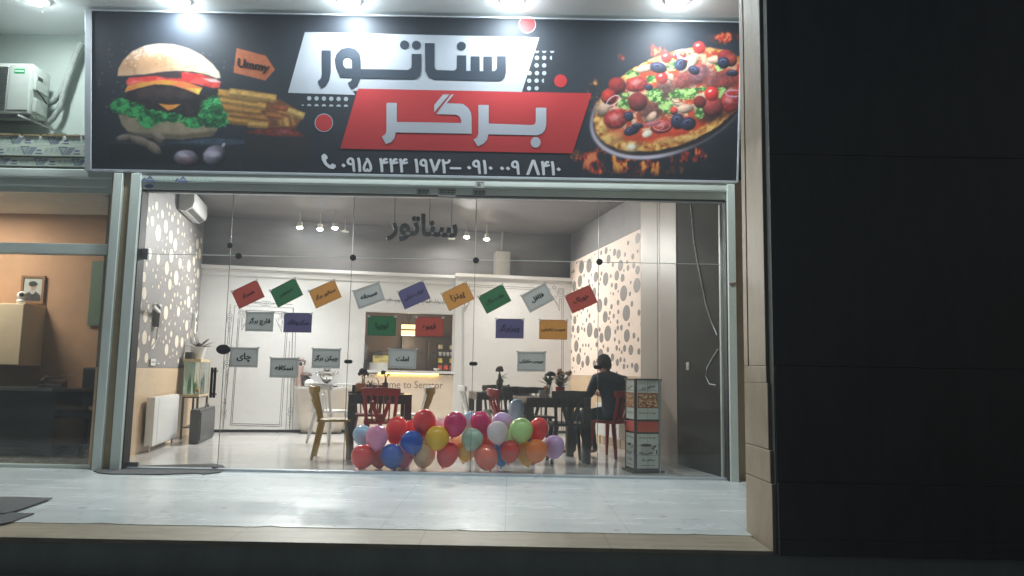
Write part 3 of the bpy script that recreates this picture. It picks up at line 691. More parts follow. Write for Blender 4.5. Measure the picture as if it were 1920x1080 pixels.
pset(MB(), [[(435, 418), (1885, 447), (1765, 820), (325, 790)]], .004).build('red_band', red_v, sign)
vav = [[(290, 240), (300, 205), (330, 172), (375, 160), (420, 172), (447, 205), (453, 240), (453, 300), (450, 355), (430, 400), (395, 422), (370, 383), (392, 370), (400, 350), (325, 348), (300, 290)], [(342, 250), (350, 232), (370, 224), (390, 230), (397, 245), (397, 292), (358, 292), (345, 275)]]
word1 = [[(210, 180), (268, 180), (267, 320), (256, 370), (236, 400), (208, 415), (185, 372), (205, 355), (212, 325)], vav,
         [(448, 296), (745, 302), (765, 290), (768, 268), (768, 203), (828, 203), (828, 300), (822, 335), (803, 355), (780, 360), (448, 353)],
         [(850, 136), (910, 136), (910, 285), (920, 302), (1030, 306), (1046, 297), (1050, 280), (1050, 212), (1107, 212), (1107, 308), (1135, 308), (1135, 218), (1190, 218), (1190, 310), (1213, 310), (1213, 218), (1267, 218), (1267, 310), (1283, 308), (1295, 296), (1297, 280), (1297, 216), (1353, 216), (1353, 320), (1345, 350), (1326, 368), (1305, 372), (905, 362), (872, 348), (853, 310)]]
word1 += [circ(x, y, 28, n=20) for x, y in ((723, 147), (797, 149), (1077, 155))]
pset(MB(), word1, .006).build('lettering', dk_v, sign)
word2 = [[(612, 507), (676, 507), (676, 625), (1075, 632), (1075, 612), (1063, 590), (1040, 580), (920, 577), (985, 509), (1085, 513), (1118, 537), (1135, 565), (1140, 595), (1140, 698), (670, 690), (662, 725), (642, 750), (608, 763), (583, 716), (604, 702), (612, 680)],
         [(908, 566), (908, 520), (962, 455), (1002, 455)], [(919, 575), (1013, 455), (1030, 455), (985, 509)],
         [(1182, 520), (1246, 520), (1246, 635), (1512, 645), (1530, 640), (1538, 622), (1538, 537), (1603, 537), (1603, 640), (1595, 675), (1577, 697), (1548, 708), (1243, 702), (1236, 735), (1215, 760), (1178, 777), (1152, 735), (1172, 722), (1182, 700)], circ(1537, 752, 31, 33)]
pset(MB(), word2, .0075).build('lettering', lt_v, sign)
dots = [circ(132+45.6*k, 478+.9*k, 13.5, n=14) for k in range(6)] + [circ(132+45.6*k, 526+.8*k, 13.5, n=8, a0=math.pi, a1=2*math.pi) for k in range(6)] + [circ(92, 524, 8, n=6, a0=math.pi, a1=2*math.pi)]
for y, row in ((184, ((1545, 2), (1590, 2), (1640, 2))), (227, ((1545, 0), (1590, 0), (1638, 1))), (274, ((1543, 0), (1590, 0))), (322, ((1499, 0), (1545, 0), (1590, 0))), (369, ((1497, 0), (1543, 0), (1588, 1))), (416, ((1496, 0), (1543, 0)))):
    for x, k in row: dots.append(circ(x, y, 13.5, n=14) if k == 0 else circ(x, y, 13.5, n=8, a0=math.pi/2, a1=1.5*math.pi) if k == 1 else circ(x, y, 13.5, n=8, a0=0, a1=math.pi))
pset(MB(), dots, .003).build('dot_pattern', dot_v, sign)
for x, y, r in ((223, 630, 57), (1485, 20, 54)):
    rg = MB(); pset(rg, [[circ(x, y, r, n=32), circ(x, y, r-4, n=32)]], .0035, 1); pset(rg, [circ(x, y, r-5, n=32)], .003, 0); rg.build('red_disc', [red_v, lt_v], sign)
rg = MB(); pset(rg, [circ(1692, 370, 40, n=28)], .003, 0)
rg.build('red_disc', [red_v, lt_v], sign)
hs = [(222, 822), (238, 828), (248, 848), (236, 860), (241, 876), (261, 894), (275, 882), (295, 890), (298, 905), (282, 918), (255, 912), (228, 890), (210, 858), (208, 835)]
pset(MB(), [hs], .0035).build('phone_symbol', M('vinyl bright', (.52, .54, .58), .5, var=.03), sign)
a0, b0 = sg(*Q4(335, 882)); a1, b1 = sg(*Q4(1690, 908))
cx_, cy_ = (a0+a1)/2, (b0+b1)/2-.005
put_text(MB(), '\u06f0\u06f9\u06f1\u06f5 \u06f4\u06f4\u06f4 \u06f1\u06f9\u06f7\u06f2\u2013 \u06f0\u06f9\u06f1\u06f0 \u06f0\u06f0\u06f9 \u039b\u06f4\u06f1\u06f0', a1-a0, lambda a, b, k: sgl(cx_+a, cy_+b, .0035+.0005*k), h_=.155, bold=.0065).build('phone_number', M('vinyl bright', (.52, .54, .58), .5, var=.03), sign)
a0, b0 = sg(475, 124.5)
put_text(MB(), 'Ummy', .335, lambda a, b, k: sgl(a0+a, b0+b, .003+.0004*k), bold=.005, ang=math.radians(-9)).build('tag_lettering', ink_v, sign)
# ================================================================== glass front of the burger shop
XG0 = float(onY(250, 600, YF)[0]); XG1 = float(onY(1364, 600, YF)[0])
JX = [float(onY(*p, YF)[0]) for p in ((408, 875), (643.5, 878), (881.7, 880), (1120, 840), (1237, 620))]
ZT, ZTOP = 2.237, 2.905
shf = thing('glass_shopfront', 'tall frameless glass front of the burger shop under the sign', 'shopfront', (-.9, YF, 0))
ox = -.9
def hz(px, py, Y=7.96): return float(onY(px, py, Y)[2])
za, zb, zc_ = hz(697, 349.5), hz(697, 332.5), hz(697, 365.5)
xl, xr = XL1-.02, XR0-.03
hd = MB(); hd.box(xl-ox, xr-ox, -.12, .1, za+.002, 3.10)
hd.build('header_upper', alu_w, shf, bevel=.02, smooth=50, seg=3)
MB().box(xl-ox, xr-ox, -.085, .1, ZTOP+.012, za-.001).build('header_lower', alu_w, shf, bevel=.004)
MB().box(xl-ox, xr-ox, -.07, .02, ZTOP+.001, ZTOP+.0115).build('gasket', black_r, shf)
MB().box(xl-ox, xr-ox, -.03, .03, ZTOP-.008, ZTOP).build('glazing_bead', alu_s, shf)
# shutter guide rails with slanted tops
def rail(x0, x1, nm, par, oxx, zt_=3.07):
    m = MB(); m.hexa([(x0-oxx, -.14, 0), (x1-oxx, -.14, 0), (x1-oxx, .05, 0), (x0-oxx, .05, 0), (x0-oxx, -.14, zt_), (x1-oxx, -.14, zt_), (x1-oxx, .05, zt_+.05), (x0-oxx, .05, zt_+.05)])
    m.build(nm, alu_w, par, bevel=.004)
    m = MB(); m.box((x0+x1)/2-oxx-.008, (x0+x1)/2-oxx+.008, -.1425, -.1405, 0.02, zt_-.03); return m
rl0, rl1 = float(onY(235, 490, 7.92)[0]), float(onY(253, 490, 7.92)[0])
rr0, rr1 = float(onY(1366.5, 600, 7.92)[0]), float(onY(1381, 600, 7.92)[0])
rail(rl0, rl1, 'guide_rail', shf, ox); rail(rr0, rr1, 'guide_rail', shf, ox)
MB().box(rl1-ox+.001, rl1-ox+.012, -.1, .04, .005, 2.9).build('rail_seal', black_r, shf); MB().box(rr0-ox-.012, rr0-ox-.001, -.1, .04, .005, 2.9).build('rail_seal', black_r, shf)
sc_ = MB(); zz = 2.02
sc_.prism([(0, 0), (.075, .012), (.06, -.03), (.02, -.035)], lambda a, b, d: (rr0-ox+a+.004, -.1415-d, zz+b), 0, .001); sc_.build('scuff_mark', M('chipped paint', S(120, 96, 84), .8), shf)
MB().box(rr1-ox-.11, rr1-ox-.08, .06, .12, .02, 2.9).build('inner_jamb', alu_w, shf, bevel=.003)
MB().box(rl1+.012-ox, rr0-.012-ox, -.035, .045, .0, .026).build('sill', alu_s, shf, bevel=.004)
xs = [XG0]+JX+[XG1]
joint_m = M('silicone joint', (.42, .46, .44), .35)
edge_m = M('pane edge line', (.10, .12, .11), .4)
for k in range(6):
    for (z0, z1_) in ((.028, ZT-.004), (ZT+.004, ZTOP-.008)):
        if k == 0 and z0 < 1: continue
        MB().box(xs[k]+.004-ox, xs[k+1]-.004-ox, -.005, .005, z0, z1_).build('pane', glass_m, shf)
jm = MB()
for k, x in enumerate(JX):
    jm.box(x-.0025-ox, x+.0025-ox, -.004, .004, .03, ZT, 1 if k != 4 else 0); jm.box(x-.003-ox, x+.003-ox, -.004, .004, ZT+.003, ZTOP-.01, 0)
jm.box(XG0-ox, XG1-ox, -.0045, .0045, ZT-.0025, ZT+.0025, 0)
jm.build('joint', [joint_m, edge_m], shf)
def disc(px, py, r, parent, ox_, nm='patch_fitting', m=black_p, Y0=YF-.022, t=.016):
    p = onY(px, py, Y0); mb = MB()
    mb.prism(circ(0, 0, r, n=18), lambda a, b, d: (p[0]-ox_+a, Y0-YF+d, p[2]+b), 0, t); return mb.build(nm, m, parent, bevel=.003)
for p in ((447, 480), (662, 483), (892.5, 488), (1124, 491)): disc(*p, .034, shf, ox)
disc(431, 460, .03, shf, ox)
def stadium(px, py, w_, h_, parent, nm):
    p = onY(px, py, YF-.02); r = h_/2
    pts = circ(w_/2-r, 0, r, n=8, a0=-math.pi/2, a1=math.pi/2)+circ(-w_/2+r, 0, r, n=8, a0=math.pi/2, a1=1.5*math.pi)
    MB().prism(pts, lambda a, b, d: (p[0]-ox+a, -.02+d, p[2]+b), 0, .014).build(nm, black_p, parent, bevel=.003)
for p in ((653, 678), (887.5, 682), (1121, 688.5)): stadium(*p, .088, .04, shf, 'lock_plate')
st_m = M('sticker paper', S(150, 150, 146), .6, var=.1, scale=30)
for x0, x1, y0, y1, Y in ((781, 806, 354.5, 365, 7.963), (821, 855, 353.5, 368, 7.963), (886, 911, 356, 367, 7.963), (891, 908, 339.5, 351.5, 7.928)):
    a, b = onY(x0, y1, Y), onY(x1, y0, Y); mb = MB(); mb.box(a[0]-ox, b[0]-ox, Y-YF-.002, Y-YF, a[2], b[2], 0)
    for q in range(3):
        zq = b[2]-(b[2]-a[2])*(.25+.25*q); xx = a[0]+.02
        while xx < b[0]-.03:
            wq = rr.uniform(.015, .04); mb.box(xx-ox, min(xx+wq, b[0]-.015)-ox, Y-YF-.003, Y-YF-.0021, zq-.005, zq+.005, 1); xx += wq+.01
    mb.build('sticker', [st_m, ink_k], shf)
fm = MB()
for X0, z0 in ((float(onY(281, 336, 7.928)[0]), hz(281, 336, 7.928)), (float(onY(343, 337, 7.928)[0]), hz(343, 337, 7.928))):
    fn = lambda a, b: (X0-ox+a, -.1225, z0+b)
    ribbon(fm, [(-.05, -.02), (0, .03), (.05, -.02)], .016, fn, 0, True); ribbon(fm, [(-.08, -.02), (-.05, .01)], .02, fn, 0)
    for q in range(5): ribbon(fm, [(.09+q*.045, -.02), (.1+q*.045, .02), (.12+q*.045, -.02)], .01, fn, 1)
p = onY(279, 349, 7.96); fm.prism(circ(0, 0, .05, .022, n=12), lambda a, b, d: (p[0]-ox+a, -.0865-d, p[2]+b), 0, .0006)
fm.build('film_print', [film_b, film_t], shf)

# the door leaf
dr = thing('glass_door', 'clear glass door leaf with a black bar handle at the left of the front', 'door', (XG0, YF, 0))
MB().box(.006, JX[0]-XG0-.005, -.005, .005, .03, ZT-.006).build('pane', glass_m, dr)
gm = M('patch grey', (.16, .165, .16), .35, metal=.5)
a, b = onY(257, 491, YF), onY(279, 469, YF)
pf = MB(); pf.box(.005, b[0]-XG0, -.018, .018, ZT-.06, ZT-.004); pf.box(.005, b[0]-XG0, -.018, .018, ZT+.004, ZT+.055); pf.build('hinge_patch', gm, dr, bevel=.004)
MB().box(.005, .16, -.018, .018, .028, .075).build('hinge_patch', gm, dr, bevel=.004)
hx = float(onY(406, 715, YF)[0])-XG0
z0, z1_ = hz(406, 746, 7.99), hz(406, 689, 7.99)
hb = MB(); hb.box(hx-.045, hx-.02, -.06, -.04, z0, z1_); hb.box(hx-.012, hx+.012, -.06, -.04, z0, z1_)
hb.build('pull_handle', black_p, dr, bevel=.004)
hs_ = MB()
for q in (.12, .88): hs_.box(hx-.04, hx+.008, -.042, -.004, z0+(z1_-z0)*q-.012, z0+(z1_-z0)*q+.012)
hs_.build('handle_stud', chrome, dr)
p = onY(418, 655, 8.0)
MB().prism(circ(0, 0, .075, .052, n=24), lambda a, b, d: (p[0]-XG0+a, -.05+d, p[2]+b), 0, .03).build('lock_case', black_p, dr, bevel=.012, smooth=50)
MB().box(JX[0]-XG0-.05, JX[0]-XG0-.005, -.02, .02, .026, .045).build('bottom_bolt', gm, dr)

# ================================================================== menu sheets taped behind the glass
sheetc = {'red': S(176, 70, 56), 'green': S(44, 104, 62), 'orange': S(206, 140, 62), 'grey': S(186, 184, 178), 'purple': S(90, 80, 122)}
sheets = [('red', 465, 551.7, 26.6, 'همبرگر', .42, 'tilted red menu sheet at the left end of the upper row'),
 ('green', 537.1, 548.8, 28.5, 'سوسیس', .44, 'tilted green menu sheet between the red one and an orange one'),
 ('orange', 609.6, 551.3, 25.2, 'سناتور برگر', .68, 'tilted orange menu sheet to the left of the tilted grey breakfast sheet'),
 ('grey', 691.6, 554, 20.6, 'صبحانه', .54, 'tilted grey menu sheet left above the serving hatch'),
 ('purple', 776, 553, 25.5, 'کباب ترکی', .66, 'tilted purple menu sheet above the serving hatch'),
 ('orange', 858.2, 555.6, 27.4, 'پیتزا', .44, 'tilted orange menu sheet right of the tilted purple one'),
 ('green', 927.4, 560.3, 29.5, 'هات داگ', .62, 'tilted green menu sheet right of the serving hatch'),
 ('grey', 1008, 558.3, 29.5, 'فلافل', .42, 'tilted pale grey menu sheet next to the red one by the spotted wall'),
 ('red', 1089.6, 560.7, 25.5, 'خوراک', .52, 'tilted red menu sheet in front of the pink spotted wall'),
 ('grey', 486.5, 603, 0, 'قارچ برگر', .68, 'straight grey menu sheet touching the purple sheet in the second row'),
 ('purple', 558.3, 605, 0, 'مکدونالد', .68, 'straight purple menu sheet hung beside a grey one on the left'),
 ('green', 716, 611, 0, 'لوبیا', .4, 'straight green menu sheet hung in front of the serving hatch'),
 ('red', 805, 612.7, 0, 'قهوه', .4, 'straight red menu sheet hung in front of the serving hatch'),
 ('purple', 955.7, 616, 0, 'چیزبرگر', .66, 'straight purple menu sheet in front of the white panel at the right'),
 ('orange', 1037.4, 618, 0, 'سیب زمینی', .76, 'straight orange menu sheet below the tilted red one by the spotted wall'),
 ('grey', 457.4, 670, 0, 'چای', .44, 'straight grey menu sheet beside the black door lock'),
 ('grey', 532.7, 689.4, 0, 'نسکافه', .56, 'lowest grey menu sheet, left of the silver samovar'),
 ('grey', 611.4, 672, 0, 'چیکن برگر', .74, 'straight grey menu sheet hiding the top of the silver samovar'),
 ('grey', 754.4, 672.5, 0, 'املت', .40, 'straight grey menu sheet in front of the serving counter'),
 ('grey', 996.4, 678, 0, 'چیپس مکزیکی', .74, 'straight grey menu sheet above the black tables at the right')]
for i, (cn, px, py, ang, t, tw, lab) in enumerate(sheets):
    Y = YF-.0085; p = onY(px, py, Y); w_, h_ = .294, .205
    a = math.radians(ang+(rr.uniform(-.6, .6) if ang else rr.uniform(-.8, .5)))
    ca, sa = math.cos(a), math.sin(a)
    fn = lambda x, z, d=0.0: (x*ca-z*sa, d, x*sa+z*ca)
    pm = M('menu paper '+cn, sheetc[cn], .65, var=.05, scale=5)
    lm = M('menu ink '+cn, tuple(c*.22 for c in sheetc[cn]), .6) if cn != 'grey' else ink_k
    mb = MB(); w2, h2 = w_/2, h_/2
    poly = [(-w2, -h2), (w2, -h2), (w2, h2), (-w2, h2)]
    mb.prism(poly, lambda x, z, d: fn(x, z, d), 0, .0015, 0)
    bw = .006
    edge = MB(); e_m = M('menu edge '+cn, tuple(c*(.55 if cn != 'grey' else .62) for c in sheetc[cn]), .6)
    for q in ((0, ) if cn != 'grey' else (0, .016)):
        ribbon(edge, [(-w2+q+.002, -h2+q+.002), (w2-q-.002, -h2+q+.002), (w2-q-.002, h2-q-.002), (-w2+q+.002, h2-q-.002)], .004, lambda x, z: fn(x, z, -.0005), 0, True)
    sh = mb.build('menu_sheet', pm, loc=p); tag(sh, lab, 'menu sheet', 'menu sheets on the shop glass')
    edge.build('border', e_m, sh)
    for sx_, sz_ in ((-1, 1), (1, 1)):
        tp = MB(); cx_, cz_ = sx_*(w2-.006), sz_*(h2-.004); tp.prism([(cx_-.022, cz_-.002), (cx_-.004, cz_-.014), (cx_+.022, cz_+.004), (cx_+.004, cz_+.016)] if sx_ > 0 else [(cx_-.022, cz_+.004), (cx_+.004, cz_-.014), (cx_+.022, cz_-.002), (cx_-.004, cz_+.016)], lambda x, z, d: fn(x, z, d), -.0016, -.0011); tp.build('tape', M('clear tape', (.46, .46, .42), .3), sh)
    put_text(MB(), fa(t), min(.84, tw*1.12)*w_, lambda x, z, k: fn(x, z, -.0006-.0002*k), bold=.0038 if tw < .6 else .003, maxh=.10).build('lettering', lm, sh)

# ================================================================== office next door
off = thing('office_window', 'white framed window of the dim office left of the shop', 'window', (-4.6, YF, 0))
oo = -4.6
o0, o1 = float(onY(202, 490, 7.92)[0]), float(onY(218, 490, 7.92)[0])
rail(o0, o1, 'guide_rail', off, oo)
def oz(py, px=90, Y=7.97): return float(onY(px, py, Y)[2])
MB().box(-9-oo, o0-oo, -.075, .1, oz(333), 3.125).build('header_upper', alu_w, off, bevel=.02, smooth=50, seg=3)
MB().box(-9-oo, o0-oo, -.05, .1, oz(348), oz(333)-.002).build('header_lower', alu_w, off, bevel=.004)
MB().box(-9-oo, o0-oo, -.01, .1, oz(358), oz(348)-.002).build('head_bar', alu_w, off)
MB().box(-9-oo, o0-oo, -.02, .1, oz(474), oz(454)).build('transom', alu_w, off, bevel=.006)
MB().box(-9-oo, o0-oo, -.03, .05, 0, .035).build('sill', alu_w, off, bevel=.004)
MB().box(-9-oo, o0-oo-.001, .03, .04, .036, oz(474)-.001).build('pane', glass_o, off)
MB().box(-9-oo, o0-oo-.001, .03, .04, oz(454)+.001, oz(358)).build('pane', glass_o, off)
tag(MB().prism([(-12, 8.02), (-4.32, 8.02), (-4.78, 10.15), (-12, 10.15)], lambda a, b, d: (a, b, d), -.05, .001).build('office_floor', M('office floor', (.22, .22, .2), .25, var=.2, scale=4)), kind='structure')
owl = M('office orange wall', S(170, 132, 102), .8, var=.14, scale=3, bump=.04)
tag(MB().box(-8, -.95, 0, .1, 0, 3.3).build('office_wall', owl, loc=(-4.2, 10.1, 0)), 'orange brown wall at the back of the dim office', 'wall')
slab('office_ceiling', -12, -4.85, 8.15, 10.2, 3.05, 3.1, M('office ceiling', (.7, .7, .66), .8))
# framed portrait
def oY(px, py, Y): return onY(px, py, Y)
a, b = oY(37, 569, 10.07), oY(86, 517, 10.07)
c = (a+b)/2; w_, h_ = b[0]-a[0], b[2]-a[2]
fp = thing('framed_portrait', 'framed portrait photo of a bearded man in a black turban on the office wall', 'picture', (c[0], 10.085, c[2]))
w2, h2 = w_/2, h_/2
m = MB(); m.box(-w2, w2, -.03, 0, -h2, -h2+.035); m.box(-w2, w2, -.03, 0, h2-.035, h2); m.box(-w2, -w2+.035, -.03, 0, -h2+.035, h2-.035); m.box(w2-.035, w2, -.03, 0, -h2+.035, h2-.035)
m.build('frame', M('gilt wood', S(120, 84, 50), .5, var=.2, scale=20), fp, bevel=.004)
m = MB(); m.box(-w2+.034, w2-.034, -.015, -.006, -h2+.034, h2-.034, 0)
k = h_
def el(cx, cz, rx, rz, d, mi, n=20): m.prism(circ(cx*k, cz*k, rx*k, rz*k, n=n), lambda a, b, e: (a, -.016-e, b), d*.0008, d*.0008+.0006, mi)
m.prism([(-.3*k, -.4*k), (.3*k, -.4*k), (.28*k, -.2*k), (.12*k, -.07*k), (-.12*k, -.07*k), (-.28*k, -.2*k)], lambda a, b, e: (a, -.016-e, b), .001, .0016, 1)
el(0, .06, .105, .15, 3, 2); el(0, -.04, .1, .13, 4, 3); el(0, -.0, .04, .012, 6, 4); el(0, .2, .155, .09, 7, 1); el(-.04, .09, .014, .008, 8, 1); el(.04, .09, .014, .008, 8, 1); el(0, .045, .018, .03, 8, 2)
m.build('picture', [M('photo back', S(160, 164, 160), .4), M('photo dark', S(48, 46, 48), .4), M('photo skin', S(190, 150, 128), .4), M('photo beard', S(150, 148, 146), .4), M('photo lip', S(120, 80, 76), .4)], fp)
# wall cabinet and camera
a, b = oY(-90, 683, 9.65), oY(47, 569, 9.65)
cab = thing('wall_cabinet', 'cream wall cabinet below the framed portrait in the office', 'cabinet', (b[0], 9.65, a[2]))
crm = M('cream laminate', S(206, 186, 158), .5, var=.05)
MB().box(a[0]-b[0], 0, 0, .44, 0, b[2]-a[2]).build('body', crm, cab, bevel=.004)
dm = MB()
for q in range(2): dm.box(-.16-.42*q-.24, -.165-.42*q+.16, -.018, -.001, .01, b[2]-a[2]-.01)
dm.build('door', crm, cab, bevel=.004)
wc = thing('security_camera', 'small white camera standing on the cream cabinet', 'camera', oY(40, 569, 9.75))
m = MB(); m.lathe([(.05, 0), (.06, .03), (.05, .05)], 16); m.build('base', M('camera white', (.7, .7, .68), .35), wc, smooth=40)
MB().ball((0, 0, .10), .058).build('head', MATS['camera white'], wc, smooth=60); MB().ball((.02, -.045, .11), (.03, .02, .03)).build('lens', black_p, wc, smooth=60)
a, b = oY(163, 610, 10.06), oY(212, 490, 10.06)
tag(MB().box(a[0], b[0], 0, .02, a[2], b[2]).build('notice_board', M('green glass board', S(92, 112, 94), .4, var=.12, scale=3), loc=(0, 10.065, 0)), 'pale green board on the office wall behind the white rail', 'board')
# desk
dsk = thing('office_desk', 'long glossy black desk in the office', 'desk', (-6.0, 8.95, 0))
bk_g = M('black gloss', (.025, .023, .02), .22, spec=.5)
MB().box(-3, 1.0, 0, .8, .745, .785).build('top', M('desk top', (.05, .045, .04), .2), dsk, bevel=.006)
MB().box(-2.9, .7, .04, .07, .02, .744).build('front_panel', bk_g, dsk); MB().box(.7, .74, .04, .76, 0, .744).build('side_panel', bk_g, dsk); MB().box(-3, .72, -.004, .0, .748, .782).build('trim', chrome, dsk)
p = oY(100, 716, 9.3); p[2] = .785
ph = thing('telephone', 'black desk telephone with a sheet of paper on top, on the black desk', 'telephone', p, .2)
m = MB(); m.hexa([(-.13, -.1, 0), (.13, -.1, 0), (.13, .1, 0), (-.13, .1, 0), (-.12, -.09, .03), (.12, -.09, .03), (.12, .1, .09), (-.12, .1, .09)]); m.build('base', black_p, ph, bevel=.006)
m = MB(); m.tube([(-.1, -.08, .06), (-.1, 0, .11), (-.1, .09, .12)], [.028, .02, .028], 8); m.build('handset', black_p, ph, smooth=50)
MB().prism([(-.06, -.08), (.22, -.03), (.2, .09), (-.08, .05)], lambda a, b, d: (a, b, .125+a*.12+d), 0, .003).build('paper', M('paper', (.7, .7, .66), .7), ph)
p = oY(165, 770, 9.4); p[2] = 0
oc = thing('office_chair', 'black office chair with a bent tube armrest beside the desk', 'chair', (p[0]+.05, 9.35, 0))
MB().cbox((0, 0, .47), (.5, .48, .08)).build('seat', black_r, oc, bevel=.03); MB().box(-.24, .24, .2, .27, .55, 1.03).build('backrest', black_r, oc, bevel=.03)
for s_ in (-1, 1): m = MB(); m.tube([(s_*.27, .2, .78), (s_*.28, -.02, .76), (s_*.28, -.16, .7), (s_*.27, -.2, .5), (s_*.26, -.1, .44), (s_*.2, 0, .44)], .014, 8); m.build('armrest', chrome, oc, smooth=50)
m = MB(); m.tube([(0, 0, .43), (0, 0, .1)], .03, 10)
for q in range(5): m.tube([(0, 0, .1), (.27*math.cos(q*1.2566), .27*math.sin(q*1.2566), .05)], [.025, .015], 6); m.ball((.27*math.cos(q*1.2566), .27*math.sin(q*1.2566), .03), .028, 8, 6)
m.build('base', black_p, oc, smooth=50)

# unseen lamp added to brighten the office, above the head of the window
ol = thing('added_office_lamp', 'square lit lamp added unseen under the office ceiling, above the black desk', 'ceiling lamp', (-6.8, 9.1, 3.05))
MB().box(-.32, .32, -.32, .32, -.03, -.001).build('frame', alu_w, ol, bevel=.004); MB().box(-.28, .28, -.28, .28, -.034, -.0305).build('diffuser', M_emit('added lamp diffuser', (1, .92, .8), 42.0), ol)
# ================================================================== inside the burger shop
CZ = 3.62
def L(u, v, z=0.0): return (u, -v, z)                 # room coordinates in the frame of a thing at C0 turned by PHI
VFL = (C0[1]-8.09)/math.cos(PHI); VFR = (I(RW, 0)[1]-8.09)/math.cos(PHI)
pw = [np.array([uv(q)[0], -uv(q)[1]]) for q in (np.array([-4.30, 8.03, 0]), np.array([2.55, 8.03, 0]))]
floor_m = M_tiles('shop floor tile', (.66, .65, .63), (.42, .41, .4), .8, .8, .004, .12, var=.035, ox=.2, oy=.3, scale=1.5, stretch=(.8, 2, 1))
o = MB().prism([pw[0], pw[1], (RW+.2, -VFR), (RW+.2, .3), (-.2, .3), (-.2, -VFL)], lambda a, b, d: (a, b, d), -.05, .002).build('shop_floor', floor_m, loc=C0, rz=PHI); tag(o, kind='structure')
dkw = M('dark grey paint', S(122, 119, 120), .6, var=.24, scale=1.6, stretch=(.5, 1, 2.5))
o = MB().prism([pw[0]+np.array([-.3, .02]), pw[1]+np.array([.3, .02]), (RW+.3, .5), (-.3, .5)], lambda a, b, d: (a, b, d), CZ, CZ+.1).build('shop_ceiling', dkw, loc=C0, rz=PHI); tag(o, kind='structure')
wain = M_tiles('wainscot tile', S(206, 180, 148), S(160, 138, 112), .6, .345, .004, .3, var=.06, plane='YZ', scale=2.5, stretch=(1, 1, 2))

def spots(seed, v0, v1, z0, z1, n, rmax):
    R = random.Random(seed); out = []; tries = 0
    sizes = [R.uniform(.085, rmax) for _ in range(n//5)]+[R.uniform(.05, .085) for _ in range(n//4)]+[R.uniform(.018, .045) for _ in range(n)]
    for r in sizes:
        for _ in range(60):
            a, b = R.uniform(v0+r*1.3, v1-r*1.3), R.uniform(z0+r, z1-r)
            if all(((a-p)/1.3)**2+(b-q)**2 > (r+t+.02)**2 for p, q, t in out): out.append((a, b, r)); break
    return out
def papered(name, lab, side, v0, v1, base_m, spot_m, line_m, seed, ztop):
    u0 = 0 if side < 0 else RW; s = -side          # s: direction of the room from the wall
    t = thing(name, lab, 'wall', C0, PHI)
    m = MB(); a, b = sorted((u0, u0-s*.12)); m.box(a, b, -v1, -v0, 1.037, ztop, 0)
    fn = lambda d: (lambda v, z: (u0+s*d, -v, z))
    for (v, z, r) in spots(seed, v0, v1, 1.05, ztop-.01, 150 if side < 0 else 105, .115 if side < 0 else .125):
        k = 24 if r > .05 else 14
        m.add([fn(.0015)(x, y) for x, y in circ(v, z, r*1.3, r, n=k)], [tuple(range(k))], 2)
        m.add([fn(.0028)(x, y) for x, y in circ(v, z, r*1.3-.008, r-.006, n=k)], [tuple(range(k))], 1)
    m.build('wallpaper', [base_m, spot_m, line_m], t)
    m = MB(); a, b = sorted((u0+s*.008, u0-s*.12)); m.box(a, b, -v1, -v0, 0.002, 1.035); m.build('wainscot', wain, t)
    if ztop < CZ-.05: m = MB(); a, b = sorted((u0-s*.004, u0-s*.12)); m.box(a, b, -v1, -v0, ztop+.001, CZ); m.build('upper_band', dkw, t)
    return t
wl = papered('spotted_wall', 'grey wall with cream spots and a beige tiled base on the left of the shop', -1, 0.0, VFL, M('grey wallpaper', S(132, 128, 126), .6, var=.3, scale=22), M('cream spot', S(222, 210, 192), .5, var=.03), M('spot outline', S(74, 66, 62), .6), 11, 3.26)
wr = papered('spotted_wall', 'pink beige wall with grey spots behind the seated man', 1, -.02, 3.53, M('pink wallpaper', S(244, 224, 210), .6, var=.03, scale=8), M('grey spot', S(134, 129, 124), .55, var=.22, scale=30), MATS['spot outline'], 23, 3.09)
t = thing('column_wall', 'smooth grey beige column between the spotted wall and the dark wall end', 'wall', C0, PHI)
MB().box(RW-.02, RW+.2, -4.715, -3.532, .002, CZ).build('surface', M('taupe paint', S(150, 142, 134), .45, var=.06, scale=1.5), t, bevel=.003)
MB().box(RW-.0235, RW-.0205, -4.13, -4.122, .01, CZ-.01).build('joint_line', MATS['spot outline'], t)
dke = M('charcoal wall', S(20, 25, 24), .7, var=.2, scale=3, spec=.12)
o = MB().box(RW-.01, RW+.2, -VFR, -4.717, .002, CZ).build('dark_wall', dke, loc=C0, rz=PHI); tag(o, 'glossy charcoal wall end beside the right edge of the glass', 'wall')
wht = M('socket white', (.7, .7, .67), .4)
pts = [uvR(x, y) for x, y in ((1297, 384), (1300, 410), (1303, 450), (1311, 495), (1318, 530), (1326, 570), (1337, 604), (1347, 628))]
pts2 = [uvR(x, y) for x, y in ((1349, 655), (1338, 672), (1328, 690), (1326, 706), (1333, 720), (1345, 722))]
m = MB(); m.tube([(RW-.018, -v, z) for u, v, z in pts], .006, 6); m.tube([(RW-.018, -v, z) for u, v, z in pts2], .006, 6)
tag(m.build('cable', M('pale cable', (.75, .75, .72), .5), loc=C0, rz=PHI, smooth=60), 'thin pale cable hanging loosely on the charcoal wall', 'cable')
u_, v_, z_ = uvR(1292, 686.5); m = MB(); m.box(RW-.022, RW-.0105, -v_-.035, -v_+.035, z_-.045, z_+.045); m.box(RW-.026, RW-.0222, -v_-.018, -v_+.018, z_-.025, z_+.025)
tag(m.build('wall_switch', wht, loc=C0, rz=PHI, bevel=.003), 'white light switch on the charcoal wall', 'switch')

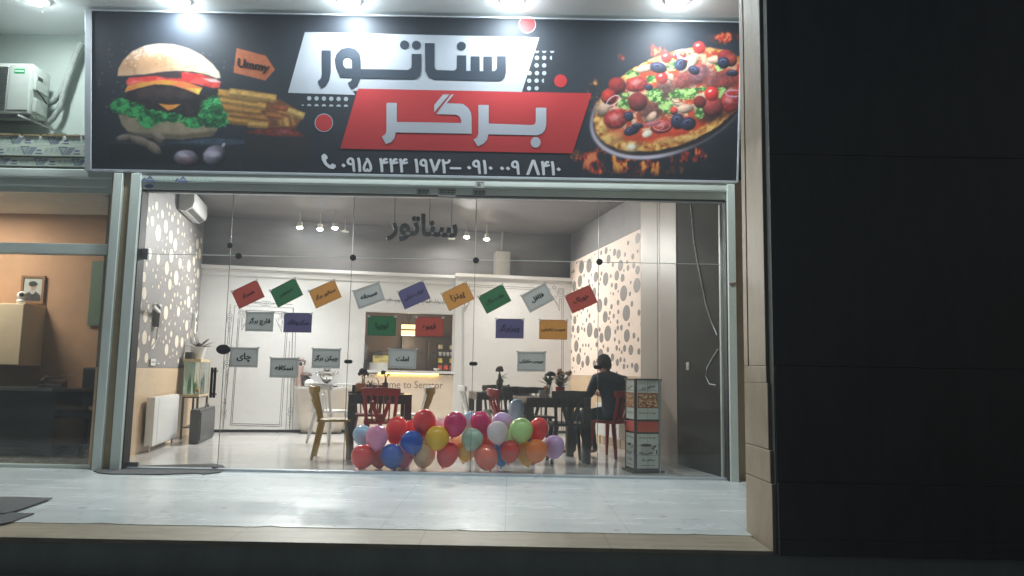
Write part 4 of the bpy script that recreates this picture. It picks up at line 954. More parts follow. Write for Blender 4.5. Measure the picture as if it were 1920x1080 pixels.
# white partition with the serving hatch
pwm = M('white panel', (.74, .74, .735), .45, var=.02, scale=2)
line_m = M('ornament line', S(70, 68, 66), .6)
pt_ = thing('white_partition', 'white back partition with printed line ornament and a serving hatch', 'wall', C0, PHI)
H0, H1, HZ0, HZ1, PZ, US = 2.712, 4.232, 1.066, 2.064, 2.70, 4.25
m = MB(); m.box(0, H0, 0, .1, .05, PZ); m.box(H1, US, 0, .1, .05, PZ); m.box(H0, H1, 0, .1, HZ1, PZ)
m.build('panel', pwm, pt_)
m = MB(); m.box(0, US-.002, -.07, .1, PZ+.001, PZ+.055); m.box(0, US-.002, -.02, .0, PZ-.11, PZ); m.build('cornice', pwm, pt_, bevel=.004)
MB().box(0, H0-.05, .01, .1, 0.002, .049).build('plinth', black_p, pt_)
m = MB(); m.box(H0-.035, H0-.001, -.012, .1, HZ0, HZ1+.035); m.box(H1+.001, H1+.017, -.012, .1, HZ0, HZ1+.035); m.box(H0-.0005, H1+.0005, -.012, .1, HZ1+.001, HZ1+.035); m.build('hatch_frame', pwm, pt_, bevel=.003)
orn = MB(); fnb = lambda a, b: (a, -.0018, b)
def K(px, py, v=0.0): a = uvB(px, py, v); return (a[0], a[2])
def rb_(pts, wd=.0075, closed=False, v=0.0, fn=fnb): ribbon(orn, [K(x, y, v) for x, y in pts], wd, fn, 0, closed)
# door shaped ornament at the left
rb_([(418, 806), (440.5, 572.5), (550, 577.5), (543, 806)])
rb_([(432, 797), (446.5, 600), (446.5, 597)]); rb_([(435, 794), (449, 600)])
rb_([(460, 581.5), (531, 584.5), (531, 596)]); rb_([(461, 585), (528, 587.5), (528, 596)])
rb_([(537, 600), (524, 797)]); rb_([(540, 600), (527, 800)]); rb_([(555.5, 590), (548, 812)]); rb_([(543, 640), (536, 806)])
rb_([(432, 797), (524, 800)]); rb_([(435, 794), (524, 796.5)])
def knot(px, py, sx, v=0.0, fn=fnb, s=1.0):
    q = lambda pts, c=False: ribbon(orn, [(K(px, py, v)[0]+a*sx*s, K(px, py, v)[1]-b*s) for a, b in pts], .006, fn, 0, c)
    q([(0, 0), (.08, 0), (.08, .09), (0, .09)], True); q([(.02, .02), (.06, .02), (.06, .07), (.02, .07)], True)
    q([(0, .12), (.1, .12), (.1, .04), (.13, .04)]); q([(0, .15), (.06, .15), (.06, .34), (.17, .12), (.12, .12), (.12, .16)]); q([(.06, .28), (.12, .2)])
knot(448, 581, 1); knot(537, 585, -1)
def chain(px, py, dx, dz, v=0.0, fn=fnb):
    a, z = K(px, py, v)
    for k in (-.5, .5):
        ribbon(orn, circ(a+dx*k*.07, z+dz*k*.07, .04, n=14), .006, fn, 0, True); orn.add([fn(*c) for c in circ(a+dx*k*.07, z+dz*k*.07, .012, n=8)], [tuple(range(8))])
    for sgn in (-1, 1):
        for k, r in ((.11, .022), (.17, .018), (.22, .012)):
            ribbon(orn, circ(a+dx*sgn*k, z+dz*sgn*k, r if dx else r*.6, r if dz else r*.6, n=10), .005, fn, 0, True)
chain(499, 569, 1, 0); chain(430.5, 596, 0, 1); chain(425.5, 684, 0, 1); chain(419.5, 775, 0, 1); chain(544.5, 772, 0, 1)
rb_([(470, 566), (488, 567)]); rb_([(511, 569), (548, 571)]); rb_([(429, 610), (425, 668)], .006); rb_([(432, 610), (428, 668)], .006); rb_([(424, 697), (420, 760)], .006); rb_([(427, 697), (423, 760)], .006)
# handwriting over the hatch: loose pen strokes
rc = random.Random(12)
for x0, x1, y0 in ((722, 768, 563), (776, 842, 566)):
    x = x0
    while x < x1:
        wv = rc.uniform(3, 9); up = rc.choice((-1, 1)); pts = [(x+wv*k/6, y0+(x-x0)*.03+math.sin(k*1.1+rc.random())*rc.uniform(.8, 2.6)) for k in range(7)]
        rb_(pts, .008)
        if rc.random() < .6: xx = x+rc.uniform(0, wv); rb_([(xx, y0-rc.uniform(4, 7)), (xx+.7, y0+rc.uniform(-1, 2))], .008)
        if rc.random() < .5: xx = x+rc.uniform(0, wv); rb_([(xx, y0+4.2), (xx+1.4, y0+5)], .009)
        x += wv*.8
orn.build('ornament', line_m, pt_)
# right hand white panel
pr_ = thing('white_wall_panel', 'white panel with a thin printed frame behind the black tables', 'wall', C0, PHI)
m = MB(); m.box(US, RW-.001, -.08, .1, .05, PZ+.03); m.build('panel', pwm, pr_, bevel=.003)
MB().box(US-.012, RW-.001, -.14, .1, PZ+.031, PZ+.088).build('cornice', pwm, pr_, bevel=.004); MB().box(US, RW-.001, -.07, .1, .002, .049).build('plinth', black_p, pr_)
orn = MB(); fr_ = lambda a, b: (a, -.0818, b)
for pts in ([(866.5, 805), (866.5, 575)], [(869.5, 805), (869.5, 575)], [(880, 533.5), (1032, 541.5)], [(880, 537), (1032, 545)], [(1053, 812), (1053, 560)], [(1056, 812), (1056, 560)], [(880, 533), (880, 545), (890, 545)]): rb_(pts, .0065, False, .08, fr_)
knot(1057, 541, -1, .08, fr_, 1.2); knot(866, 552, 1, .08, fr_, .9)
a, z = K(1039, 539, .08); ribbon(orn, circ(a, z, .03, n=14), .008, fr_, 0, True)
orn.build('ornament', line_m, pr_)
o = MB().box(-.2, RW+.25, .25, .35, 2.4, CZ).build('upper_back_wall', dkw, loc=C0, rz=PHI); tag(o, 'dark grey wall strip above the white partition', 'wall')

# counter front below the hatch
ct = thing('serving_counter', 'cream serving counter with a yellow light line under its top', 'counter', C0, PHI)
MB().box(H0-.048, H1+.02, -.05, .0, .002, 1.0).build('front_panel', M('cream panel', S(232, 216, 198), .5, var=.03), ct, bevel=.003)
MB().box(H0-.06, H1+.03, -.085, .35, 1.018, 1.064).build('top', pwm, ct, bevel=.004)
ua, ub = uvB(709, 698)[0], uvB(821, 700)[0]
led_m = M_emit('yellow led', (1.0, .62, .08), 9.0)
MB().box(ua, ub, -.075, -.055, 1.004, 1.0175).build('light_strip', led_m, ct)
ta, tb, tz = uvB(681, 719.5)[0], uvB(830, 722)[0], uvB(760, 721)[2]
put_text(MB(), 'Welcome to Senator', tb-ta, lambda a, b, k: ((ta+tb)/2+a, -.0512-.0003*k, tz+b), h_=.125).build('lettering', M('bronze letters', S(150, 112, 84), .4, metal=.3), ct)

# kitchen seen through the hatch
kw = M('kitchen wall', S(160, 140, 128), .6, var=.1, scale=2)
kt = thing('kitchen_wall', 'dim grey brown kitchen walls seen through the serving hatch', 'wall', C0, PHI)
m = MB(); m.box(1.6, 5.4, 2.1, 2.2, 0, 2.6); m.box(1.5, 1.6, .1, 2.2, 0, 2.6); m.box(5.4, 5.5, .1, 2.2, 0, 2.6); m.build('wall_panel', kw, kt); MB().box(1.5, 5.5, .1, 2.2, 2.6, 2.65).build('ceiling_panel', kw, kt)
cup = thing('kitchen_cupboard', 'dark grey cupboards on the kitchen wall beyond the hatch', 'cupboard', I(3.3, -1.75), PHI)
cm = M('cupboard grey', S(92, 84, 80), .4, var=.1)
MB().box(.16, 1.65, -.1, .3, 0, 1.72).build('body', cm, cup)
for q in range(3): MB().box(.18+q*.49, .64+q*.49, -.122, -.102, .1, 1.68).build('door', cm, cup, bevel=.006)
m = MB()
for q in range(6): m.cbox((.3+q*.23, -.13, 1.42), (.035, .02, .035))
m.build('knob', black_p, cup, bevel=.006)
MB().box(-.3, .1, -.1, .3, 0, 1.45).build('side_unit', M('side unit', S(112, 98, 90), .5), cup, bevel=.05)
p = onp(766, 617, I(0, -.95), VN)
pl = thing('pendant_lamp', 'lit gold rectangular pendant lamp hanging in the hatch', 'pendant lamp', p, PHI)
m = MB(); m.box(-.13, .13, -.08, .08, -.12, .10); m.build('shade', M_emit('gold lampshade', (1.0, .66, .30), 1.3), pl, bevel=.01)
m = MB(); m.box(-.134, .134, -.084, .084, -.03, -.005); m.box(-.134, .134, -.084, .084, .08, .104); m.build('band', M('brass', S(176, 132, 70), .35, metal=.8), pl)
m = MB(); m.tube([(0, 0, .1), (0, 0, .2), (0, 0, .33)], [.012, .03, .02], 8); m.tube([(0, 0, .3), (0, 0, 2.6-p[2])], .006, 6); m.build('stem', chrome, pl, smooth=40)
l = bpy.data.lights.new('pendant_glow', 'POINT'); l.energy = 9; l.color = (1, .75, .5); l.shadow_soft_size = .12; lo = bpy.data.objects.new('pendant_glow', l); COL.objects.link(lo); lo.location = p+np.array([0, 0, -.25])
# things on the counter
def on_ct(px, v): return onp(px, 690, I(0, v), VN)
def cbx(name, lab, cat, px0, px1, y0, y1, v, dep, m, extra=None):
    a, b = onp(px0, y1, I(0, v), VN), onp(px1, y0, I(0, v), VN); c = (a+b)/2; w_ = abs(uv(b)[0]-uv(a)[0]); h_ = b[2]-a[2]
    t = thing(name, lab, cat, (c[0], c[1], max(a[2], 1.065)), PHI); MB().box(-w_/2, w_/2, 0, dep, 0, h_).build('body', m, t, bevel=.004); return t, w_, h_
wbx = M('white box', (.68, .68, .65), .5); ybx = M('yellow box', S(220, 204, 130), .5, var=.05)
t, w_, h_ = cbx('carton', 'white carton at the bottom of the pile on the counter', 'carton', 692, 727, 681, 694, -.08, .2, wbx)
z0 = t.location[2]+h_
t, w_, h_ = cbx('carton', 'yellow carton lying on the white carton on the counter', 'carton', 699, 731, 668, 681, -.08, .18, ybx); t.location[2] = z0+.001
m = MB(); ribbon(m, [(-w_*.4, h_*.7), (-w_*.2, h_*.7)], .012, lambda a, b: (a, -.001, b)); 
for q in range(5): ribbon(m, [(-w_*.1+q*.03, h_*.25), (-w_*.1+q*.03+.015, h_*.25)], .02, lambda a, b: (a, -.001, b))
m.build('print', MATS['bronze letters'], t); z0 += h_
t, w_, h_ = cbx('card_reader', 'small dark box on top of the yellow carton', 'box', 700, 718, 662, 668, -.06, .12, M('dark box', S(70, 62, 58), .5)); t.location[2] = z0+.002
MB().box(-w_/2+.02, w_/2-.02, .015, .1, h_, h_+.004).build('keypad', black_p, t)
p = onp(685.5, 694, I(0, .03), VN); p[2] = 1.065
fv = thing('feather_vase', 'dark vase with tall grey plumes at the left end of the counter', 'vase', p)
MB().lathe([(.03, 0), (.045, .03), (.04, .10), (.02, .15), (.025, .17)], 14).build('vase', black_p, fv, smooth=60)
m = MB()
for q in range(7): a = q*.9; m.leaf((0, 0, .15), (.035*math.cos(a), .035*math.sin(a), .40+.02*(q % 3)), .05, droop=.01)
m.build('plume', M('grey plume', S(112, 112, 116), .9, var=.2, scale=20), fv)
p = onp(835, 696, I(0, -.1), VN); p[2] = 1.065
rk = thing('snack_rack', 'wire rack of cups and snack packets at the right end of the counter', 'rack', p, PHI)
m = MB(); W2 = .14
for x in (-W2, W2):
    for y in (0, .16): m.tube([(x, y, 0), (x, y, .5)], .005, 6)
for z in (.02, .14, .26, .38): m.box(-W2, W2, 0, .16, z, z+.006)
m.build('frame', black_p, rk)
R_ = random.Random(4)
cols = [M('red snack', S(224, 96, 72), .4, var=.15, scale=30), M('yellow snack', S(228, 206, 84), .4, var=.15, scale=30), M('white cup', (.72, .7, .66), .4), M('beige pack', S(214, 190, 150), .5)]
for lev, (mi, n) in enumerate(((0, 3), (1, 2), (2, 4), (3, 2))):
    for q in range(n):
        x = -W2+.05+q*(2*W2-.08)/max(1, n-1); z = .027+.12*lev; m = MB()
        if mi == 0 or mi == 1: m.hexa([(x-.035, .0, z), (x+.035, .0, z), (x+.035, .1, z), (x-.035, .1, z), (x-.03, .02, z+.085), (x+.03, .02, z+.085), (x+.03, .07, z+.085), (x-.03, .07, z+.085)]); bb = .012
        elif mi == 2: m.lathe([(.02, 0), (.03, .06), (.03, .07)], 12, (x, .05, z)); bb = 0
        else: m.box(x-.03, x+.03, .02, .1, z, z+R_.uniform(.07, .1)); bb = .003
        b_ = m.build({0: 'snack_packet', 1: 'snack_packet', 2: 'paper_cup', 3: 'carton'}[mi], cols[mi], None, bevel=bb, smooth=40)
        b_.parent = rk
p = onp(818, 697, I(0, .02), VN); p[2] = 1.065
bw = thing('glass_bowl', 'small pale bowl on the counter beside the snack rack', 'bowl', p); MB().lathe([(.02, 0), (.05, .03), (.055, .05), (.05, .05), (.04, .03)], 16).build('bowl', wbx, bw, smooth=50)

# ------------------------------------------------------------------ ceiling spots
warm_lens = M_emit('spot lens', (1.0, .86, .66), 120.0); cool_lens = M_emit('cool spot lens', (.86, .93, 1.0), 90.0)
recess_lens = M_emit('recessed lens', (1, .95, .88), 6.0)
can_m = M('spot can', (.5, .49, .47), .4)
sp0 = None
for k, (px, py, kind, lab) in enumerate(((562, 427, 1, 'left end of the left rail'), (600, 430.5, 2, 'middle of the left rail, bluish'), (628, 428, 1, 'right of the bluish one on the left rail'), (875, 445, 1, 'just right of the black hanging letters'), (912.5, 449, 1, 'beside the grey meter box, on a thin rod'))):
    p = onz(px, py, 3.34)
    t = thing('ceiling_spot', 'small lit ceiling spot lamp, '+lab, 'spot lamp', p, PHI, 'spot lamps under the shop ceiling')
    MB().lathe([(.03, .02), (.042, .0), (.045, .01), (.04, .09), (.02, .10)], 14).build('can', can_m, t, smooth=50)
    MB().ball((0, 0, 0.006), (.046, .046, .026), 12, 8).build('lens', cool_lens if kind == 2 else warm_lens, t, smooth=60)
    MB().tube([(0, 0, .1), (0, 0, CZ-3.34)], .007, 6).build('rod', can_m, t)
    l = bpy.data.lights.new('spot_glow', 'SPOT'); l.energy = SPOT_W*(3.8, 3.2, 3.6, 2.3, 2.9)[k]; l.color = (.90, .96, 1.0) if kind == 2 else (1.0, .95, .90); l.shadow_soft_size = .05
    l.spot_size = math.radians(150); l.spot_blend = .7
    lo = bpy.data.objects.new('spot_glow', l); COL.objects.link(lo); lo.location = p+VN*.05+np.array([0, 0, -.06])
    aim = VN*(.75, .7, .75, .9, .8)[k]+UX*(-.35, -.5, .2, .3, .6)[k]+np.array([0, 0, -1.1]); lo.rotation_euler = Vector(aim).to_track_quat('-Z', 'Y').to_euler()
for px, py, lab in ((647, 434.5, 'left of the black hanging letters'), (846.5, 448, 'under the right end of the black hanging letters')):
    p = onz(px, py, 3.37)
    t = thing('disc_lamp', 'small lit oval ceiling lamp '+lab, 'ceiling lamp', p, PHI); MB().tube([(0, 0, .012), (0, 0, CZ-3.37)], .007, 6).build('rod', can_m, t); MB().lathe([(.05, 0), (.062, -.004), (.064, .012), (.05, .012)], 18).build('rim', wht, t, smooth=40); MB().lathe([(.001, .002), (.049, .002), (.049, .006)], 18).build('lens', recess_lens, t)
    l = bpy.data.lights.new('recessed_glow', 'AREA'); l.shape = 'DISK'; l.size = .1; l.energy = 6; l.color = (1, .97, .94)
    lo = bpy.data.objects.new('recessed_glow', l); COL.objects.link(lo); lo.location = p+np.array([0, 0, -.02])
# meter box and conduit on the upper wall
a, b = onp(929, 520, I(0, .0), VN), onp(957, 472, I(0, .0), VN); c = (a+b)/2
t = thing('meter_box', 'pale grey metal box with a conduit above the white partition', 'box', (c[0], c[1], a[2]), PHI)
w2 = (uv(b)[0]-uv(a)[0])/2; h_ = b[2]-a[2]
gbm = M('box grey', S(170, 168, 162), .45, var=.1, scale=12)
MB().box(-w2, w2, .0, .24, .0, h_).build('body', gbm, t, bevel=.006); MB().box(-w2+.02, w2-.02, -.008, -.001, .03, h_-.03).build('door', gbm, t, bevel=.004)
MB().tube([(-.02, .1, h_), (-.02, .1, h_+.05), (-.0, .1, CZ-a[2])], .016, 8).build('conduit', gbm, t, smooth=40)
# black letters hanging under the ceiling
def text3d(name, t, w_, h_, depth, m, loc, rz, off=.02):
    cu = bpy.data.curves.new('lettering', 'FONT'); cu.body = t; cu.size = 1; cu.extrude = .5; cu.offset = off; cu.resolution_u = 3
    o = bpy.data.objects.new('lettering', cu); COL.objects.link(o); bpy.context.view_layer.update()
    ev = o.evaluated_get(bpy.context.evaluated_depsgraph_get()); me0 = ev.to_mesh()
    vs = np.array([v.co[:] for v in me0.vertices]); fs = [tuple(p.vertices) for p in me0.polygons]; ev.to_mesh_clear(); bpy.data.objects.remove(o); bpy.data.curves.remove(cu)
    vs -= (vs.min(0)+vs.max(0))/2; e = vs.max(0)-vs.min(0); vs = vs*np.array([w_/e[0], h_/e[1], depth/e[2]])
    mb = MB(); mb.add([(x, z, y) for x, y, z in vs], fs); return mb.build(name, m, None, loc=loc, rz=rz)
p = onY(792, 428, 10.9)
hl = text3d('hanging_letters', fa('سناتور'), 1.02, .42, .05, M('black letter board', (.006, .006, .006), .8), p, PHI, .035)
tag(hl, 'black cut out letters hanging under the dark shop ceiling', 'lettering')
m = MB(); 
for q in (-.4, .1, .42): m.tube([(q, 0, .05), (q, 0, CZ-p[2])], .004, 5)
m.build('hanging_wire', black_p, hl)

# ------------------------------------------------------------------ left wall things
aw = M('aircon white', (.72, .73, .71), .35, var=.02)
vn, vf = uvL(333, 393)[1], uvL(360, 419)[1]; zb_ = 2.99
vn, vf = 2.02, 1.0
t = thing('indoor_air_conditioner', 'white wall mounted air conditioner on the grey spotted wall', 'air conditioner', I(0.003, (vn+vf)/2, 3.275), PHI)
hl2 = (vn-vf)/2
m = MB(); m.prism([(0, 0), (.10, -.015), (.20, .05), (.215, .12), (.205, .27), (0, .29)], lambda a, b, d: (a, d, b), -hl2, hl2); m.build('body', aw, t, bevel=.012, smooth=40)
MB().hexa([(.12, -hl2+.05, -.003), (.18, -hl2+.05, .036), (.18, hl2-.05, .036), (.12, hl2-.05, -.003), (.117, -hl2+.05, -.008), (.177, -hl2+.05, .031), (.177, hl2-.05, .031), (.117, hl2-.05, -.008)]).build('vent', M('vent grey', (.12, .12, .12), .5), t)
def radiator(lab, u_in, v0, v1, z0, z1, s, nrib):
    t = thing('radiator', lab, 'radiator', C0, PHI); m = MB(); rm = M('radiator white', (.74, .75, .74), .35, var=.02)
    a, b = sorted((u_in, u_in+s*.018)); m.box(a, b, -v1, -v0, z0, z1); a2, b2 = sorted((u_in+s*.08, u_in+s*.095)); m.box(a2, b2, -v1, -v0, z0, z1)
    n = nrib
    for q in range(n):
        v = v0+(v1-v0)*(q+.5)/n; a3, b3 = sorted((u_in-s*.004, u_in)); m.box(a3, b3, -v-(v1-v0)/n*.36, -v+(v1-v0)/n*.36, z0+.02, z1-.02)
    m.build('panel', rm, t, bevel=.002)
    m = MB(); a, b = sorted((u_in+s*.001, u_in+s*.094)); m.box(a, b, -v1+.002, -v0-.002, z1-.01, z1+.003); m.box(a, b, -v1-.004, -v1-.0005, z0+.01, z1); m.box(a, b, -v0+.0005, -v0+.004, z0+.01, z1); m.build('grille', rm, t)
    m = MB(); um = u_in+s*.05; m.tube([(um, -v0-.06, z0), (um, -v0-.06, .0)], .012, 6); m.tube([(um, -v1+.08, z0+.02), (um, -v1+.08, 0.002)], .012, 6); m.build('pipe', chrome, t); return t
rn, rf_ = uv(onz(283, 838)), uv(onz(329, 819))
zt0 = onp(286, 743, I(rn[0], 0), UX)[2]
radiator('white panel radiator on the beige tiled wall by the aquarium', .145, 1.82, 3.2, .08, .67, -1, 1)
zr0, zr1 = uvR(1150, 800)[2], 0
radiator('white ribbed radiator behind the seated man', RW-.12, 1.9, 2.95, .14, .62, 1, 14)
def wbox(name, lab, cat, px, py, w_, h_, d=.02, m=wht):
    u_, v_, z_ = uvL(px, py); t = thing(name, lab, cat, I(.009 if z_ < 1.04 else .004, v_, z_), PHI); MB().box(0, d, -w_/2, w_/2, -h_/2, h_/2).build('plate', m, t, bevel=.003); return t
t = wbox('wall_socket', 'white triple socket on the grey spotted wall just above the tiled base', 'socket', 284, 679, .24, .085)
m = MB()
for q in (-.07, 0, .07): m.box(.0205, .022, q-.012, q+.012, -.012, .012)
m.build('hole', black_p, t); MB().tube([(.03, .12, -.01), (.05, .17, -.02), (.02, .26, .0), (.01, .3, -.03)], .007, 6).build('plug_cable', wht, t)
t = wbox('wall_box', 'slim white box standing on the far end of the grey spotted wall', 'box', 360, 612, .1, .42, .05); MB().box(.0505, .053, -.03, .03, .08, .14).build('display', black_p, t)
t = wbox('wall_bracket', 'white arm bracket with a grey terminal on the grey spotted wall', 'bracket', 290, 594, .12, .26, .07, M('terminal grey', S(120, 116, 112), .4))
m = MB(); m.bar((.06, -.05, .06), (.10, -.55, .10), .03, .035); m.box(0, .06, -.07, .07, .135, .16); m.build('arm', wht, t); MB().tube([(.04, 0, -.13), (.05, -.06, -.3), (.02, -.2, -.42)], .008, 6).build('cable', wht, t)

# aquarium on its stand, plant, speaker
nb = uv(onz(364, 826)); ua_, va_ = .315, 1.30
aq = thing('aquarium', 'small glass aquarium on a dark stand by the left wall', 'aquarium', I(ua_-.12, va_-.4), PHI)
W2, D2, zt_, zb_ = .115, .40, 1.165, .62
fmx = M('stand frame', S(96, 88, 80), .5); gold = M('aquarium trim', S(196, 176, 136), .4)
m = MB()
for x in (-W2, W2-.03):
    for y in (-D2, D2-.03): m.box(x, x+.03, y, y+.03, 0, zb_-.02)
m.box(-W2, W2, -D2, D2, zb_-.02, zb_); m.box(-W2+.03, W2-.03, -D2+.03, D2-.03, .16, .18); m.build('stand', fmx, aq, bevel=.003)
m = MB()
for x in (-W2, W2-.012):
    for y in (-D2, D2-.012): m.box(x, x+.012, y, y+.012, zb_+.03, zt_-.03)
for z in (zb_, zt_-.03): m.box(-W2, W2, -D2, -D2+.012, z, z+.03); m.box(-W2, W2, D2-.012, D2, z, z+.03); m.box(-W2, -W2+.012, -D2+.012, D2-.012, z, z+.03); m.box(W2-.012, W2, -D2+.012, D2-.012, z, z+.03)
m.build('trim', gold, aq)
m = MB(); m.box(-W2+.004, W2-.004, -D2+.004, D2-.004, zb_+.002, zt_-.004); m.build('tank', M_glass('tank glass', (.90, .95, .92), .05, .02), aq)
MB().box(-W2+.006, -W2+.01, -D2+.01, D2-.01, zb_+.01, zt_-.01).build('backing', M('tank backing', S(150, 172, 156), .5, var=.25, scale=9), aq); MB().box(-W2, W2, -D2, D2, zt_, zt_+.012).build('lid', gold, aq)
m = MB(); 
for q in range(14):
    x, y = R_.uniform(-.08, .09), R_.uniform(-.24, .2); m.leaf((x, y, zb_+.03), (x+R_.uniform(-.03, .03), y+R_.uniform(-.03, .03), zb_+R_.uniform(.15, .4)), .03)
m.build('water_plant', M('water plant', S(60, 120, 70), .6), aq); m = MB(); m.ball((.06, -.2, zb_+.1), (.03, .035, .03), 10, 8); m.ball((.02, .05, zb_+.07), (.035, .03, .025), 10, 8); m.build('ornament', M('orange stone', S(214, 130, 60), .5), aq)
zt_ += .012
p = I(ua_-.10, va_-.30, zt_)
pp_ = thing('potted_plant', 'dark leaved plant in a white pot on the aquarium', 'potted plant', p)
MB().lathe([(.075, 0), (.115, .16), (.12, .19), (.105, .19), (.10, .165), (.01, .16)], 22).build('pot', M('pot white', (.66, .66, .66), .4), pp_, smooth=40)
m = MB()
for az, el_, ln in ((.2, .5, .26), (1.1, .75, .27), (2.2, .55, .2), (3.0, .25, .26), (4.0, .6, .18), (5.1, .5, .22), (5.8, .2, .3), (2.7, 1.15, .3), (.8, .3, .2)):
    m.leaf((0, 0, .16), (ln*math.cos(el_)*math.cos(az), ln*math.cos(el_)*math.sin(az), .17+ln*math.sin(el_)), .07, droop=.03)
m.build('foliage', M('dark foliage', S(58, 48, 44), .5, var=.25, scale=12), pp_)
MB().tube([(0, 0, .14), (.005, 0, .24)], .018, 8).build('stem', M('reddish stem', S(110, 60, 50), .6), pp_)
t = thing('aquarium_pump', 'small black box beside the plant pot on the aquarium', 'box', I(ua_-.195, va_-.12, zt_), PHI); MB().box(-.05, .05, -.06, .06, 0, .1).build('body', black_p, t, bevel=.006); MB().tube([(0, .05, .06), (.02, .1, .03), (.03, .12, .0)], .006, 6).build('hose', black_p, t)
a, b = onz(374, 832.5), onz(399, 817); ua2, va2 = uv(a)[:2]; ub2, vb2 = uv(b)[:2]
t = thing('black_case', 'tall flat dark grey case with a handle on the floor by the aquarium', 'case', I(.485, 2.1), PHI)
csm = M('case grey', S(74, 74, 74), .45, var=.12); ln = 1.2
MB().box(-.13, 0, 0, ln, .01, .47).build('body', csm, t, bevel=.008); MB().box(.001, .012, .03, ln-.03, .05, .43).build('face_panel', M('case face', S(64, 64, 66), .35), t, bevel=.006)
MB().tube([(-.06, ln*.6, .47), (-.06, ln*.62, .51), (-.06, ln*.78, .51), (-.06, ln*.8, .47)], .01, 8).build('handle', black_p, t, smooth=50)
m = MB()
for y in (.05, ln-.05): m.cbox((-.065, y, .005), (.1, .03, .01))
m.build('foot', black_p, t)

# ------------------------------------------------------------------ half round side table with the tea things
uc = uvB(606, 725)[0]
zt_ = .765
ht = thing('half_round_table', 'white half round side table against the back partition', 'table', I(uc, .004), PHI)
R0_ = .47
half = circ(0, 0, R0_, .42, n=24, a0=math.pi, a1=2*math.pi)
MB().prism(half, lambda a, b, d: (a, b, d), zt_-.035, zt_).build('top', pwm, ht, bevel=.004)
m = MB(); n = 20; vs = []; fs = []
for (z, k) in ((zt_-.036, .93), (.5, .9), (.25, .83), (.02, .70)):
    for j in range(n+1): q = math.pi+math.pi*j/n; vs.append((R0_*k*math.cos(q), .42*k*math.sin(q), z))
for i in range(3):
    for j in range(n): fs.append((i*(n+1)+j, i*(n+1)+j+1, (i+1)*(n+1)+j+1, (i+1)*(n+1)+j))
m.add(vs, fs); m.build('drum_base', M('drum cream', S(214, 206, 196), .5, var=.03), ht, smooth=60)
m = MB(); m.box(-R0_*.7, R0_*.7, -.3, -.01, 0.002, .0195); m.build('plinth', black_p, ht)
def on_t(px, v): 
    p = onp(px, 720, I(0, v), VN); p[2] = zt_; return p
silver = M('silver', (.62, .62, .62), .16, metal=1.0, var=.1, scale=30)
p = on_t(612, .2)
tr = thing('serving_tray', 'dark serving tray under the silver samovar', 'tray', p, PHI); MB().lathe([(.17, 0), (.2, .006), (.21, .022), (.2, .022), (.19, .01), (.01, .008)], 24, sx=1.0, sy=.7).build('tray', M('tray dark', S(60, 54, 52), .35), tr, smooth=40)
p2 = p.copy(); p2[2] += .0105
sm_ = thing('samovar', 'silver samovar urn with two handles on a dark tray', 'samovar', p2, PHI)
MB().lathe([(.08, 0), (.085, .012), (.05, .03), (.035, .06), (.05, .075), (.085, .10), (.11, .15), (.125, .2), (.12, .215), (.14, .225), (.145, .24), (.10, .25), (.06, .27), (.065, .30), (.05, .31)], 26).build('body', silver, sm_, smooth=35)
for s_ in (-1, 1): MB().tube([(s_*.12, 0, .19), (s_*.17, 0, .2), (s_*.185, 0, .24), (s_*.15, 0, .255), (s_*.135, 0, .235)], .011, 8).build('handle', silver, sm_, smooth=60)
MB().tube([(0, -.1, .11), (0, -.15, .11), (0, -.16, .09)], .012, 8).build('tap', silver, sm_, smooth=60)
m = MB()
for q in range(4): a = q*math.pi/2+.78; m.tube([(.06*math.cos(a), .06*math.sin(a), .02), (.095*math.cos(a), .095*math.sin(a), .0)], .012, 6)
m.build('foot', silver, sm_)
cer = M('china white', (.72, .71, .69), .25, var=.02)
t = thing('teapot', 'white patterned china pot with a dark knob on the side table', 'teapot', on_t(580, .28), PHI)
MB().lathe([(.06, 0), (.08, .02), (.085, .06), (.07, .1), (.035, .12), (.02, .125)], 20).build('body', cer, t, smooth=50); MB().ball((0, 0, .14), (.016, .016, .022), 10, 8).build('lid_knob', black_p, t, smooth=60)
MB().tube([(.075, 0, .04), (.115, 0, .07), (.125, 0, .1)], [.016, .011, .009], 8).build('spout', cer, t, smooth=50); m = MB()
for q in range(9): a = q*.7; m.ball((.083*math.cos(a), .083*math.sin(a), .05+.015*(q % 2)), .006, 6, 4)
m.build('pattern', black_p, t)
t = thing('mushroom_vase', 'dark mushroom topped vase behind the white china pot', 'vase', on_t(573, .12), PHI)
MB().lathe([(.035, 0), (.05, .05), (.045, .09), (.065, .12), (.06, .16), (.04, .175)], 18).build('body', M('vase grey', S(104, 106, 102), .5, var=.15), t, smooth=50); MB().lathe([(.045, .176), (.1, .185), (.09, .215), (.06, .235), (.01, .24)], 18).build('cap', M('cap brown', S(86, 68, 62), .6, var=.2), t, smooth=50)
t = thing('flower_vase', 'tall pinkish vase of dried flowers at the left end of the side table', 'vase', on_t(561, .1), PHI)
MB().lathe([(.05, 0), (.06, .02), (.05, .16), (.062, .30), (.065, .34), (.055, .34)], 18).build('body', M('vase pink', S(196, 168, 160), .5), t, smooth=50); m = MB()
for q in range(40): a, r = R_.uniform(0, 6.28), R_.uniform(0, .1); m.ball((r*math.cos(a), r*.6*math.sin(a), .36+R_.uniform(0, .09)), R_.uniform(.012, .022), 7, 5, jit=.4)
m.build('flower', M('dried flower', S(128, 112, 106), .8, var=.3, scale=30), t)
t = thing('sugar_box', 'low white patterned box at the right end of the side table', 'box', on_t(645, .2), PHI)
MB().box(-.13, .13, -.06, .08, 0, .065).build('body', cer, t, bevel=.008); m = MB()
for q in range(14): m.box(-.12+q*.018, -.11+q*.018, -.0615, -.0605, .012+.02*(q % 3), .03+.012*(q % 3))
